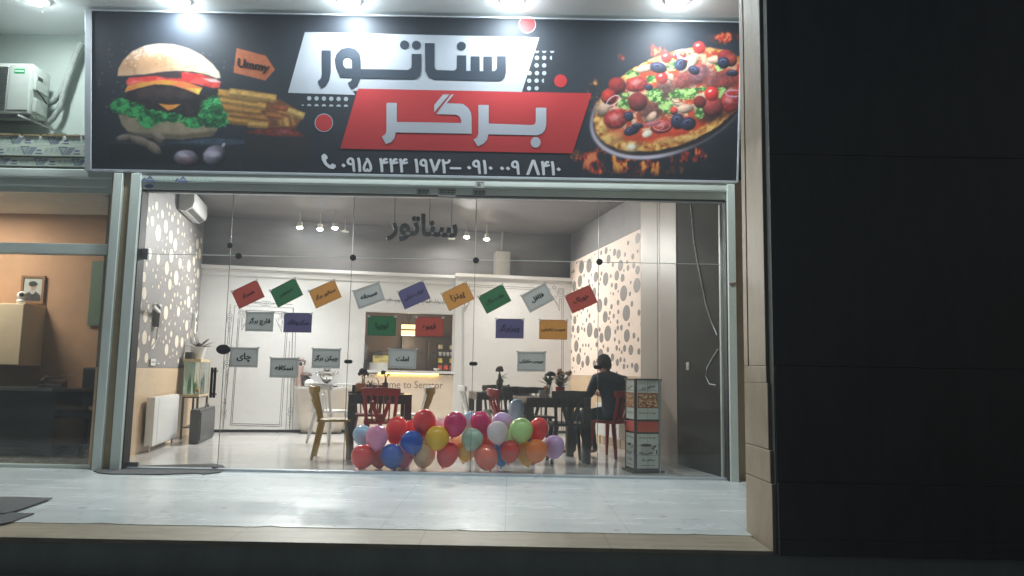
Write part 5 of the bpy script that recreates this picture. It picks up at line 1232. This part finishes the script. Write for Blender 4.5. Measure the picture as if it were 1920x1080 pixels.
m.build('pattern', M('box print', S(110, 116, 124), .5), t)
# ------------------------------------------------------------------ tables
tblk = M('table black', S(62, 58, 57), .3, var=.2, scale=5); ttop = M('table top', S(86, 78, 74), .12, var=.12, scale=4)
def table(lab, P, w_, d_, leg=.085, h_=.77):
    t = thing('dining_table', lab, 'table', P, PHI, 'black dining tables')        # P: front left corner on the floor
    MB().box(0, w_, 0, d_, h_-.022, h_).build('tabletop', ttop, t, bevel=.003)
    m = MB(); m.box(0.004, w_-.004, .004, .03, h_-.115, h_-.0225); m.box(.004, w_-.004, d_-.03, d_-.004, h_-.115, h_-.0225); m.box(.004, .03, .031, d_-.031, h_-.115, h_-.0225); m.box(w_-.03, w_-.004, .031, d_-.031, h_-.115, h_-.0225); m.build('apron', tblk, t)
    for x in (0.002, w_-leg-.002):
        for y in (.002, d_-leg-.002): MB().box(x, x+leg, y, y+leg, .002, h_-.116+.0005).build('leg', tblk, t, bevel=.003)
    return t
TA = np.array([-1.93, 9.25, 0]); TB = onz(1108, 869)-.80*UX; TB[2] = 0
TC = np.array([-.49, 11.35, 0])
tA = table('black table with thick legs and a red chair pushed to its front', TA, .76, .76)
tB = table('black table in front of the flower bouquet, nearest to the seated man', TB, .80, .80, .09)
tC = table('rear black table beside the white chair, behind the red side chair', TC, .80, .80)

# ------------------------------------------------------------------ chairs
def chair(name, lab, C, head, m, group):
    """C: seat centre on the floor; head: direction the sitter faces"""
    rz = math.atan2(head[1], head[0])-math.pi/2
    t = thing(name, lab, 'chair', C, rz, group)
    MB().hexa([(-.19, -.2, .435), (.19, -.2, .435), (.215, .2, .44), (-.215, .2, .44), (-.19, -.2, .468), (.19, -.2, .468), (.215, .2, .475), (-.215, .2, .475)]).build('seat', m, t, bevel=.012)
    for sx in (-1, 1):
        MB().tube([(sx*.16, .15, .44), (sx*.205, .19, 0)], [.030, .018], 8).build('leg', m, t, smooth=50)
        MB().tube([(sx*.15, -.15, .44), (sx*.215, -.235, 0)], [.030, .019], 8).build('leg', m, t, smooth=50)
    n = 12; vs = []
    for i in range(n+1):
        x = -.225+.45*i/n; y = -.225-.075*(1-(x/.225)**2); hh = .075+.012*(1-abs(x)/.225)
        vs += [(x, y-.017, .77), (x, y+.017, .77), (x, y+.015, .775+hh), (x, y-.019, .775+hh)]
    fs = [(4*i+a, 4*i+(a+1) % 4, 4*i+4+(a+1) % 4, 4*i+4+a) for i in range(n) for a in range(4)]+[(3, 2, 1, 0), (4*n, 4*n+1, 4*n+2, 4*n+3)]
    b = MB(); b.add(vs, fs); b.build('top_rail', m, t, bevel=.006, smooth=50)
    for k, x in enumerate((-.185, -.11, -.037, .037, .11, .185)):
        e = abs(k-2.5) > 2
        MB().tube([(x*.86, -.17, .46), (x, -.225-.075*(1-(x/.225)**2), .79)], .021 if e else .0105, 6).build('spindle', m, t, smooth=50)
    b = MB()
    for s_ in (-1, 1): b.bar((s_*.022, -.178, .47), (s_*.10, -.272, .70), .045, .014, up=(0, 1, .3))
    b.build('splat', m, t, bevel=.003)
    return t
red_c = M('chair red', S(160, 46, 42), .35, var=.06); yel_c = M('chair mustard', S(176, 146, 76), .4, var=.06); blk_c = M('chair black', S(58, 57, 59), .4, var=.1); wht_c = M('chair white', (.66, .66, .65), .35, var=.03)
G = 'dining chairs of the shop'
def at(px, Y): return np.array([(px-960)/FPX*Y, Y, 0])
dirv = lambda deg: (math.cos(math.radians(deg)), math.sin(math.radians(deg)))
ch = chair('dining_chair', 'red chair seen from behind at the front of the left black table', at(722, 9.22), dirv(97), red_c, G)
sw = lambda m: {red_c.name: m}
def ch2(lab, C, deg, m): return dup(ch, C, math.radians(deg)-math.pi/2, lab, G, None if m is red_c else sw(m))
ch2('mustard yellow chair in side view left of the left black table', at(637, 9.42), 8, yel_c)
ch2('mustard yellow chair right of the left black table with its back to the right', at(775, 9.9), 182, yel_c)
ch2('dark red chair on the far side of the left black table', at(697, 10.55), -80, M('chair maroon', S(112, 32, 34), .35))
ch2('white chair standing between the half round table and the left black table', at(628, 11.3), 60, wht_c)
ch2('white chair before the cream counter beside a mustard chair', at(776, 10.75), 195, wht_c)
ch2('white chair at the left end of the rear black table', at(902, 11.75), 10, wht_c)
ch2('black chair seen from behind, nearest to the balloons', at(1066, 9.42), 96, blk_c)
ch2('black chair beyond the rear table, under the black vase', at(938, 12.35), -78, blk_c)
ch2('black chair on the far side of the front right table, beside the glass jar plant', at(1010, 10.85), -82, blk_c)
ch2('black chair half hidden between the red side chair and the rear table', at(978, 11.1), -80, blk_c)
ch2('red chair in side view between the two black tables at the right', at(964, 9.75), 14, red_c)
CM = np.array([1.30, 10.05, 0]); HM = np.array([-.75, .66, 0])
ch2('red chair carrying the seated man by the spotted wall', CM, math.degrees(math.atan2(HM[1], HM[0])), red_c)

# ------------------------------------------------------------------ things on the tables
ZTB = .7705
def on_tab(px, Y): p = at(px, Y); p[2] = ZTB; return p
amber = M('amber glass', S(124, 66, 36), .12, var=.1); green_l = M('leaf green', S(84, 104, 66), .55, var=.25, scale=12); dkf = M('dark flower', S(62, 52, 52), .8, var=.2, scale=20); clear = M_glass('jar glass', (.9, .92, .9), .08, .02)
def stems(m, n, z0, z1, sp, r=.004):
    for q in range(n): a = q*2.4; m.tube([(0, 0, z0), (sp*.5*math.cos(a), sp*.5*math.sin(a), (z0+z1)/2), (sp*math.cos(a), sp*math.sin(a), z1)], r, 5)
def flower_head(m, c, r, n=14):
    for q in range(n): a, b = R_.uniform(0, 6.28), R_.uniform(-.4, 1.2); m.ball((c[0]+r*math.cos(a)*math.cos(b)*.7, c[1]+r*math.sin(a)*math.cos(b)*.7, c[2]+r*math.sin(b)*.6), r*.42, 7, 5, jit=.3)
t = thing('bottle_vase', 'brown square bottle vase with a dried flower on the left black table', 'vase', on_tab(728, 9.7))
MB().box(-.035, .035, -.035, .035, 0, .135).build('bottle', amber, t, bevel=.008); MB().lathe([(.02, .135), (.014, .15), (.014, .175), (.018, .18)], 12).build('neck', amber, t, smooth=50)
m = MB(); stems(m, 3, .15, .25, .03); m.build('stem', dkf, t); m = MB(); flower_head(m, (-.03, 0, .255), .035); flower_head(m, (.035, 0, .235), .022, 8); m.leaf((0, 0, .2), (.09, .0, .27), .03); m.build('flower', dkf, t)
t = thing('jar_vase', 'clear jar with a tall dark dried flower on the left black table', 'vase', on_tab(686, 9.75))
MB().lathe([(.035, 0), (.042, .01), (.042, .11), (.03, .13), (.034, .15)], 16).build('jar', clear, t, smooth=50); m = MB(); stems(m, 4, .02, .27, .03); m.build('stem', dkf, t)
m = MB(); flower_head(m, (0, 0, .26), .055, 20); flower_head(m, (-.03, 0, .24), .04, 10); flower_head(m, (.035, .0, .23), .035, 10); m.build('flower', dkf, t)
t = thing('napkin_holder', 'small wooden napkin holder with a folded orange napkin on the left black table', 'napkin holder', on_tab(682, 9.42), PHI)
wood = M('dark wood', S(84, 60, 46), .5, var=.2, scale=14); MB().box(-.055, .055, -.03, .03, 0, .03).build('base', wood, t, bevel=.004); m = MB()
for q in range(6): m.hexa([(-.05+q*.016, -.02, .03), (-.03+q*.016, -.02, .03), (-.03+q*.016, .02, .03), (-.05+q*.016, .02, .03), (-.062+q*.02, -.01, .12+.012*(q % 3)), (-.045+q*.02, -.01, .13), (-.045+q*.02, .01, .13), (-.062+q*.02, .01, .12)])
m.build('napkin', M('orange napkin', S(206, 140, 90), .7), t)
t = thing('sauce_stand', 'small black stand at the left edge of the left black table', 'stand', on_tab(668, 9.75), PHI); MB().box(-.06, .05, -.03, .03, 0, .018).build('base', blk_c, t, bevel=.004); MB().box(-.012, .03, -.025, .025, .018, .10).build('holder', blk_c, t, bevel=.006)
t = thing('wooden_tray', 'narrow brown wooden tray behind the red chair on the left black table', 'tray', on_tab(720, 9.62), PHI); MB().box(-.3, .28, -.05, .05, .0, .014).build('board', wood, t, bevel=.005); MB().lathe([(.03, .014), (.1, .03), (.12, .04), (.11, .04), (.02, .022)], 18, (-.08, 0, 0), sy=.5).build('dish', wood, t, smooth=50)
t = thing('ring_ornament', 'thin golden ring ornament with twigs on the left black table', 'ornament', on_tab(700, 9.9), PHI)
m = MB(); m.tube([(.1*math.cos(a), 0, .12+.1*math.sin(a)) for a in np.linspace(0, 6.283, 28)], .005, 6); m.build('ring', M('gold wire', S(206, 176, 120), .35, metal=.7), t, smooth=60); MB().box(-.05, .05, -.025, .025, 0, .02).build('base', wood, t, bevel=.003); m = MB()
for q in range(6): m.leaf((0, 0, .05), (-.06+.025*q, .02, .14+.02*(q % 2)), .02)
m.build('twig', M('twig', S(120, 104, 80), .7), t)
t = thing('bud_vase', 'black bottle vase with a dark flower and leaves on the rear black table', 'vase', (at(940, 11.75)[0], 11.75, ZTB))
MB().lathe([(.04, 0), (.052, .02), (.05, .16), (.025, .2), (.022, .25), (.03, .26)], 16).build('bottle', black_p, t, smooth=50); m = MB(); flower_head(m, (0, 0, .33), .06, 18); m.build('flower', dkf, t); m = MB(); m.tube([(0, 0, .2), (0, 0, .33)], .012, 6); m.build('stem', dkf, t); m = MB()
for q in range(9): a = -.6+q*.2; m.leaf((.02, 0, .22), (.09+.05*math.cos(q), .03*math.sin(q*2), .2+.08*math.sin(q*1.3)), .035)
m.build('leaf', green_l, t)
t = thing('salt_pot', 'small dark round pot beside the black bottle vase', 'pot', (at(957, 11.7)[0], 11.7, ZTB)); MB().ball((0, 0, .045), (.05, .05, .045), 14, 8).build('pot', black_p, t, smooth=60); MB().lathe([(.02, .085), (.025, .1), (.01, .11)], 10).build('lid', black_p, t)
p = on_tab(1032, 9.85)
t = thing('jar_plant', 'glass jar plant with green leaves and a black mushroom flower on the front right table', 'vase', p)
MB().lathe([(.04, 0), (.045, .01), (.045, .12), (.03, .14), (.035, .155)], 16).build('jar', clear, t, smooth=50); m = MB(); stems(m, 5, .01, .24, .035); m.build('stem', green_l, t); m = MB()
for q in range(16): a = R_.uniform(0, 6.28); r = R_.uniform(.05, .12); m.leaf((0, 0, .14), (-.02+r*math.cos(a), r*.6*math.sin(a), .15+R_.uniform(0, .12)), .045)
m.build('leaf', green_l, t); m = MB(); m.lathe([(.01, .25), (.075, .255), (.07, .285), (.045, .31), (.01, .315)], 18, (.015, 0, 0)); m.build('flower', black_p, t, smooth=60)
t = thing('table_card', 'small folded pale card beside the glass jar plant', 'card', on_tab(1020, 9.55), PHI); MB().hexa([(-.045, -.02, 0), (.045, -.02, 0), (.045, .02, 0), (-.045, .02, 0), (-.04, -.003, .08), (.04, -.003, .08), (.04, .003, .08), (-.04, .003, .08)]).build('card', wbx, t)
t = thing('cutlery_cup', 'pale pink cup of wooden sticks by the glass jar plant', 'cup', on_tab(1026, 9.7)); MB().lathe([(.03, 0), (.036, .08), (.033, .08), (.028, .01)], 14).build('cup', M('pink cup', S(200, 160, 150), .4), t, smooth=50); m = MB(); stems(m, 7, .01, .13, .02, .005); m.build('stick', M('stick', S(190, 150, 110), .6), t)
p = on_tab(1053, 9.95)
t = thing('flower_bouquet', 'mixed flower bouquet in a red pot on the front right table', 'bouquet', p)
MB().lathe([(.055, 0), (.06, .1), (.062, .12), (.055, .12), (.01, .11)], 18).build('pot', M('red pot', S(190, 44, 50), .4), t, smooth=40); m = MB()
for q in range(46): a, r = R_.uniform(0, 6.28), R_.uniform(.03, .15); m.leaf((0, 0, .1), (r*math.cos(a), r*.7*math.sin(a), .14+R_.uniform(0, .17)), .035)
m.build('leaf', M('bouquet leaf', S(86, 92, 60), .6, var=.3, scale=16), t)
for nm, n, c in (('flower', 9, S(222, 204, 172)), ('flower', 5, S(206, 150, 60)), ('flower', 4, S(120, 36, 44)), ('flower', 5, S(232, 224, 208))):
    m = MB()
    for q in range(n): a, r = R_.uniform(0, 6.28), R_.uniform(.0, .13); flower_head(m, (r*math.cos(a), r*.6*math.sin(a)-.02, .2+R_.uniform(0, .12)), R_.uniform(.022, .036), 9)
    m.build(nm, M('petal %d' % int(c[0]*1000), c, .7, var=.15, scale=40), t)
m = MB()
for q in range(14): m.leaf((.03, 0, .16), (.1+R_.uniform(0, .1), R_.uniform(-.05, .05), .26+R_.uniform(-.06, .1)), .02)
m.build('dried_grass', M('dried grass', S(204, 176, 128), .7), t)

# ------------------------------------------------------------------ balloons
bcol = {'sky': S(168, 198, 222), 'pink': S(240, 150, 186), 'red': S(226, 52, 56), 'blue': S(36, 84, 176), 'peach': S(244, 194, 150), 'yellow': S(234, 184, 50), 'magenta': S(216, 54, 116), 'lpink': S(246, 190, 196), 'mint': S(164, 188, 170),
        'lavender': S(192, 160, 208), 'white': S(226, 210, 214), 'coral': S(232, 104, 78), 'orange': S(240, 124, 48), 'green': S(190, 224, 146), 'tomato': S(238, 88, 48), 'azure': S(60, 140, 220), 'brick': S(206, 50, 44)}
F_, M_, K_ = 8.27, 8.42, 8.60
bal = [(679.7, 816.6, 36, 38, 'sky', K_, 'pale sky blue balloon at the left end of the pile, behind a pink one'), (706.8, 820.8, 42, 46, 'pink', F_, 'pink balloon resting on the red one at the left end of the pile'), (743.5, 807, 41, 53, 'red', K_, 'tall red balloon between the pink one and the upper blue one'),
 (796.5, 794, 43, 54, 'red', M_, 'tall red balloon above the yellow one in the left half of the pile'), (771, 806, 34, 36, 'red', K_+.12, 'red balloon mostly hidden behind the upper blue one'), (772.4, 830, 43, 44, 'blue', F_, 'upper of the two dark blue balloons'),
 (735, 856, 43, 47, 'blue', F_, 'lower of the two dark blue balloons, resting on the floor'), (679.7, 857, 44, 45, 'red', F_, 'red balloon on the floor at the left end of the pile'), (709, 860, 38, 42, 'red', M_+.04, 'red balloon on the floor partly behind the lower blue one'), (757, 861, 36, 42, 'magenta', M_+.04, 'deep pink red balloon low behind the two blue ones'),
 (795, 853, 43, 50, 'peach', M_, 'peach balloon on the floor under the yellow one'), (820, 822, 45, 46, 'yellow', F_, 'yellow balloon in the middle of the left half of the pile'), (838.6, 852.5, 41, 49, 'red', F_+.06, 'red balloon on the floor in the middle of the pile'), (853, 796, 43, 48, 'magenta', F_+.05, 'magenta balloon on top of the middle of the pile'),
 (827, 800, 30, 34, 'lpink', K_+.1, 'light pink balloon peeping out between two larger ones'), (857, 832, 32, 36, 'peach', K_, 'pale peach balloon behind the middle red one'), (874.7, 845, 37, 44, 'yellow', M_, 'yellow balloon below the grey green one'), (885, 824.7, 41, 43, 'mint', F_, 'grey green balloon in the middle of the pile'),
 (903, 796, 39, 50, 'magenta', M_+.03, 'magenta balloon beside the lavender one on top'), (880, 789, 28, 34, 'sky', K_+.1, 'small sky blue balloon between the two magenta ones'), (940.7, 794, 38, 42, 'lavender', K_, 'lavender balloon behind the white one'), (933, 812, 41, 44, 'white', F_, 'pinkish white balloon in the right half of the pile'),
 (912, 858, 45, 48, 'coral', F_, 'coral balloon on the floor by the black pane joint'), (910, 832, 36, 38, 'tomato', K_, 'orange red balloon mostly hidden behind the coral one'), (940, 852, 34, 48, 'azure', M_+.05, 'bright blue balloon low between the coral and the brick red one'), (956, 847, 38, 42, 'brick', F_, 'brick red balloon in front of the right half of the pile'),
 (977, 808, 45, 48, 'green', F_+.05, 'pale green balloon on top of the right half of the pile'), (964, 820, 34, 38, 'green', K_, 'pale green balloon mostly hidden behind the white and brick red ones'), (984, 850, 35, 48, 'yellow', M_+.05, 'yellow balloon behind the orange one near the right end'), (1009.5, 806, 37, 46, 'red', M_+.05, 'red balloon beside the pale green one at the right'),
 (1006, 846, 42, 44, 'orange', F_, 'orange balloon near the right end of the pile'), (1038.6, 838.6, 40, 44, 'lavender', K_-.03, 'lavender balloon at the right end of the pile'), (968, 768, 30, 40, 'sky', 9.3, 'sky blue balloon beside the red side chair, above the pile')]
for i, (px, py, w_, h_, cn, Y, lab) in enumerate(bal):
    p = onY(px, py, Y); rx = w_/2/FPX*Y; rz_ = h_/2/FPX*Y
    if p[2]-rz_ < .004: p[2] = rz_+.004
    bm_ = M('balloon '+cn, tuple(min(.95, q*1.15) for q in bcol[cn]), .12, var=.02, scale=2, spec=.55, rvar=.03)
    a = rr.uniform(-.35, .35)
    sb = bm_.node_tree.nodes['Principled BSDF']; sb.inputs['Subsurface Weight'].default_value = .3; sb.inputs['Subsurface Radius'].default_value = (.06, .05, .05); sb.inputs['Subsurface Scale'].default_value = .6
    t = thing('balloon', lab, 'balloon', p, 0, 'balloons piled behind the glass'); t.rotation_euler = (rr.uniform(-.25, .25), a, rr.uniform(0, 6))
    prof = []
    for k in range(17):
        q = -math.pi/2+math.pi*k/16; z = math.sin(q); r = math.cos(q)*(1+.12*z-.03)
        prof.append((max(.001, r*rx), z*rz_))
    MB().lathe(prof, 28).build('skin', bm_, t, smooth=80)
    MB().lathe([(.004, 0), (.007, -.006), (.011, -.018), (.012, -.02)], 10, (0, 0, -rz_+.002)).build('knot', bm_, t, smooth=60)

# ------------------------------------------------------------------ poster stand
A_ = onz(1190, 888); A_[2] = 0
ps = thing('poster_stand', 'black framed poster stand with food pictures and a red band behind the glass', 'stand', A_, PHI)
SW, SD, SHh = .305, .30, 1.0
pf = M('stand black', S(34, 36, 36), .4); wp = M('poster white', S(196, 204, 198), .4, var=.03); rp_ = M('poster red', S(190, 66, 56), .45, var=.12); gy = M('poster grey', S(120, 122, 120), .5); gr_ = M('poster line', S(110, 116, 114), .5)
m = MB(); pw_ = .028
for x in (0, SW-pw_):
    for y in (0, SD-pw_): m.box(x, x+pw_, y, y+pw_, 0.002, SHh)
m.box(-.01, SW+.01, -.01, SD+.01, SHh, SHh+.018); m.box(-.03, SW+.03, -.03, SD+.03, 0.002, .03)
for z in (.03, .42, .555): m.box(pw_, SW-pw_, .002, SD-.002, z, z+.022)
m.build('frame', pf, ps, bevel=.003)
def face(fn, W, nm):
    a0, a1 = pw_, W-pw_; wd = a1-a0; c = (a0+a1)/2
    def quad(m, x0, x1, z0, z1, d, mi): m.add([fn(x0, z0, d), fn(x1, z0, d), fn(x1, z1, d), fn(x0, z1, d)], [(0, 1, 2, 3)], mi)
    m = MB(); quad(m, a0, a1, .052, .42, .0, 0); quad(m, a0, a1, .577, SHh, .0, 0); quad(m, a0, a1, .442, .555, .0, 1)
    for z in (.30, .19, .70, .89): quad(m, a0, a1, z-.002, z+.002, .001, 2)
    quad(m, c-.002, c+.002, .052, .42, .0012, 2); quad(m, c-.002, c+.002, .577, SHh, .0012, 2)
    m.build('panel', [wp, rp_, gr_], ps)
    m = MB(); R2 = random.Random(9)
    quad(m, a0+.006, a1-.006, .70, .865, .002, 0)
    for q in range(120):
        x, z, r = R2.uniform(a0+.02, a1-.02), R2.uniform(.715, .85), R2.uniform(.008, .018); P = circ(x, z, r, r*.6, n=8); m.add([fn(a, b, .0022+.00003*q) for a, b in P], [tuple(range(8))], R2.choice((0, 1, 1, 2, 3)))
    m.build('food_picture', [M('food brown', S(150, 88, 56), .5), M('food tan', S(206, 150, 104), .5), M('food dark', S(92, 50, 36), .5), M('food pale', S(226, 190, 150), .5)], ps)
    m = MB(); k = wd/.25
    P = circ(c-.02*k, .215, .085*k, .02, n=20); m.add([fn(a, b, .0014) for a, b in P], [tuple(range(20))], 1)
    P = [(c-.085*k, .30), (c+.045*k, .30), (c+.035*k, .235), (c+.0*k, .215), (c-.045*k, .215), (c-.075*k, .235)]; m.add([fn(a, b, .0018) for a, b in P], [tuple(range(6))], 0)
    P = circ(c-.02*k, .30, .065*k, .016, n=18); m.add([fn(a, b, .002) for a, b in P], [tuple(range(18))], 2)
    ribbon(m, circ(c+.05*k, .262, .022*k, .024, n=12, a0=-1.6, a1=1.6), .008, lambda a, b: fn(a, b, .0019), 1)
    for q in range(7): P = circ(c+.075*k+R2.uniform(-.03, .03)*k, .25+R2.uniform(-.04, .045), .013*k, .009, n=8, rot=R2.uniform(0, 3)); m.add([fn(a, b, .0016) for a, b in P], [tuple(range(8))], 3)
    m.build('cup_picture', [M('cup pale', S(176, 178, 172), .5), gy, M('coffee', S(60, 52, 48), .5), pf], ps)
    m = MB(); ff = lambda x0, z0: (lambda a, b, kk: fn(x0+a, z0+b, .003+.0003*kk))
    put_text(m, fa('سناتور برگر'), wd*.68, ff(c, .925), ang=.22, bold=.0016, maxh=.06); put_text(m, fa('سناتور برگر'), wd*.6, ff(c, .145), bold=.0014, maxh=.045); put_text(m, 'Senator Burger', wd*.82, ff(c, .645)); put_text(m, 'Senator Burger', wd*.82, ff(c, .378))
    x = c-wd*.3
    while x < c+wd*.3: wv = R2.uniform(.012, .03); ribbon(m, [(x, .085), (x+wv, .085+R2.uniform(-.003, .003))], .006, lambda a, b: fn(a, b, .003)); x += wv+.008
    m.build('lettering', pf, ps)
face(lambda a, b, d: (a, .004-d, b), SW, 'front'); face(lambda a, b, d: (.004-d, SD-a, b), SD, 'side')
m = MB(); m.box(.032, SW-.004, .02, SD-.03, .06, .99); m.build('core', wp, ps)
cb = MB(); q0 = [onz(x, y, .004) for x, y in ((1240, 886), (1250, 880), (1262, 884), (1252, 888), (1268, 889), (1280, 892))]; cb.tube([p+np.array([0, 0, .006]) for p in q0], .006, 6)
tag(cb.build('floor_cable', M('floor cable', (.3, .3, .29), .5), smooth=60), 'loose pale cable on the floor at the foot of the poster stand', 'cable')

# ------------------------------------------------------------------ seated man
def skin_mesh(name, nodes, edges, root, mats, pick, parent, sub=2):
    me = bpy.data.meshes.new(name); me.from_pydata([n[0] for n in nodes], edges, [])
    o = bpy.data.objects.new(name, me); COL.objects.link(o)
    sk_ = o.modifiers.new('skin', 'SKIN'); sk_.use_smooth_shade = True
    for i, n in enumerate(nodes):
        sv_ = me.skin_vertices[0].data[i]; r = n[1]; sv_.radius = r if isinstance(r, tuple) else (r, r); sv_.use_root = (i == root)
    ss = o.modifiers.new('sub', 'SUBSURF'); ss.levels = sub; ss.render_levels = sub
    bpy.context.view_layer.update()
    ev = o.evaluated_get(bpy.context.evaluated_depsgraph_get()); m2 = bpy.data.meshes.new_from_object(ev)
    bpy.data.objects.remove(o)
    m2.name = name; m2.materials.clear()
    for m in mats: m2.materials.append(m)
    for p in m2.polygons: p.material_index = pick(p.center); p.use_smooth = True
    return link(name, m2, parent)
man = thing('person', 'seated man seen from behind in a dark grey shirt and jeans, head bowed', 'person', CM, math.atan2(HM[1], HM[0])-math.pi/2)
N = []; E = []
def nd(p, r, par=None):
    if p[2] > .62: a_ = -.45*min(1, (p[2]-.62)/.25); p = (p[0]*math.cos(a_)-p[1]*math.sin(a_), p[0]*math.sin(a_)+p[1]*math.cos(a_), p[2])
    N.append((p, r)); i = len(N)-1
    if par is not None: E.append((par, i))
    return i
pel = nd((0, -.06, .56), (.17, .14)); wst = nd((0, -.08, .70), (.17, .135), pel); cst = nd((0, -.05, .88), (.185, .14), wst); shc = nd((0, .01, 1.01), (.15, .115), cst)
nk = nd((0, .09, 1.07), .062, shc); nk2 = nd((0, .13, 1.10), .057, nk); hd1 = nd((0, .165, 1.15), (.072, .087), nk2); hd2 = nd((0, .18, 1.22), (.08, .097), hd1); hd3 = nd((0, .175, 1.27), (.056, .072), hd2)
ns = nd((0, .275, 1.16), .018, hd1)
for s_ in (-1, 1):
    sh_ = nd((s_*.195, .03, .99), .082, shc); el_ = nd((s_*.265, .10, .79), .058, sh_); fo = nd((s_*.16, .33, .78), .042, el_); wr_ = nd((s_*.10, .43, .80), .03, fo); pa = nd((s_*.08, .49, .81), (.04, .018), wr_)
    for k in range(4): f0 = nd((s_*(.105-.018*k), .53, .815), .0095, pa); f1 = nd((s_*(.103-.018*k), .565+.006*(k in (1, 2)), .808), .0085, f0); f2 = nd((s_*(.101-.018*k), .585+.008*(k in (1, 2)), .79), .0075, f1)
    t0 = nd((s_*.045, .485, .822), .011, pa); t1 = nd((s_*.025, .515, .828), .0095, t0)
    ea = nd((s_*.087, .165, 1.175), .014, hd1)
    hp = nd((s_*.09, -.01, .545), .10, pel); kn = nd((s_*.15+(.02 if s_ < 0 else 0), .42, .53), .068, hp); ca2 = nd((s_*.14, .40, .36), .058, kn); an = nd((s_*.12, .33 if s_ > 0 else .50, .11), .036, ca2)
    he = nd((s_*.12, (.31 if s_ > 0 else .48), .055), .036, an); to = nd((s_*.13, (.50 if s_ > 0 else .67), .035), (.042, .028), he)
shirt = M('man shirt', S(62, 68, 84), .85, var=.1, scale=12, bump=.15); jeans = M('man jeans', S(52, 60, 76), .85, var=.15, scale=14, bump=.15); skin_ = M('man skin', S(176, 126, 100), .55, var=.05); shoe = M('man shoe', S(96, 72, 54), .6, var=.15)
def pick(c):
    if c.z > 1.06 and c.y > .07: return 2
    if c.y > .20 and c.z > .70 and c.z < .9: return 2
    if c.z > .62 or (c.z > .5 and c.y < -.02 and c.z > .55): return 0
    if c.z < .075: return 3
    return 1
skin_mesh('body', N, E, 0, [shirt, jeans, skin_, shoe], pick, man)
hm = MB(); hair = M('man hair', S(54, 50, 50), .9, var=.3, scale=60, bump=.6)
vs = []; n, k2 = 22, 12
for i in range(k2+1):
    for j in range(n):
        th_ = math.pi*.64*i/k2; ph_ = 2*math.pi*j/n; back = max(0, -math.sin(ph_))
        th2 = th_*(1-.45*max(0, math.sin(ph_))**.7+.16*back); kk = 1+.13*(R_.random()-.5)
        vs.append((.097*math.sin(th2)*math.cos(ph_)*kk, 0.18-.012+.116*math.sin(th2)*math.sin(ph_)*kk, 1.205+.12*math.cos(th2)*kk))
hm.add(vs, [(i*n+j, i*n+(j+1) % n, (i+1)*n+(j+1) % n, (i+1)*n+j) for i in range(k2) for j in range(n)]); hm.build('hair', hair, man, rz=-.45, smooth=70)
fm_ = MB()
for s_ in (-1, 1): fm_.ball((s_*.032, .262, 1.185), (.014, .008, .009), 8, 6)
fm_.build('eye', wht, man, rz=-.45, smooth=60); fm_ = MB(); fm_.ball((0, .258, 1.115), (.026, .01, .007), 10, 6); fm_.build('mouth', M('lips', S(150, 90, 80), .5), man, rz=-.45, smooth=60)
# ================================================================== thin even haze box added to veil the scene and lift its blacks
hz_ = MB().box(-62, 62, -42, 20, -2.6, 7.0).build('haze', bpy.data.materials.new('haze'))
hm_ = hz_.data.materials[0]; hm_.use_nodes = True; n_ = hm_.node_tree.nodes; n_.remove(n_['Principled BSDF'])
pv = n_.new('ShaderNodeVolumePrincipled'); pv.inputs['Color'].default_value = (.85, .9, .95, 1); pv.inputs['Density'].default_value = .0065; pv.inputs['Anisotropy'].default_value = .2
hm_.node_tree.links.new(pv.outputs[0], n_['Material Output'].inputs['Volume'])
tag(hz_, kind='stuff')
SC.cycles.volume_bounces = 0
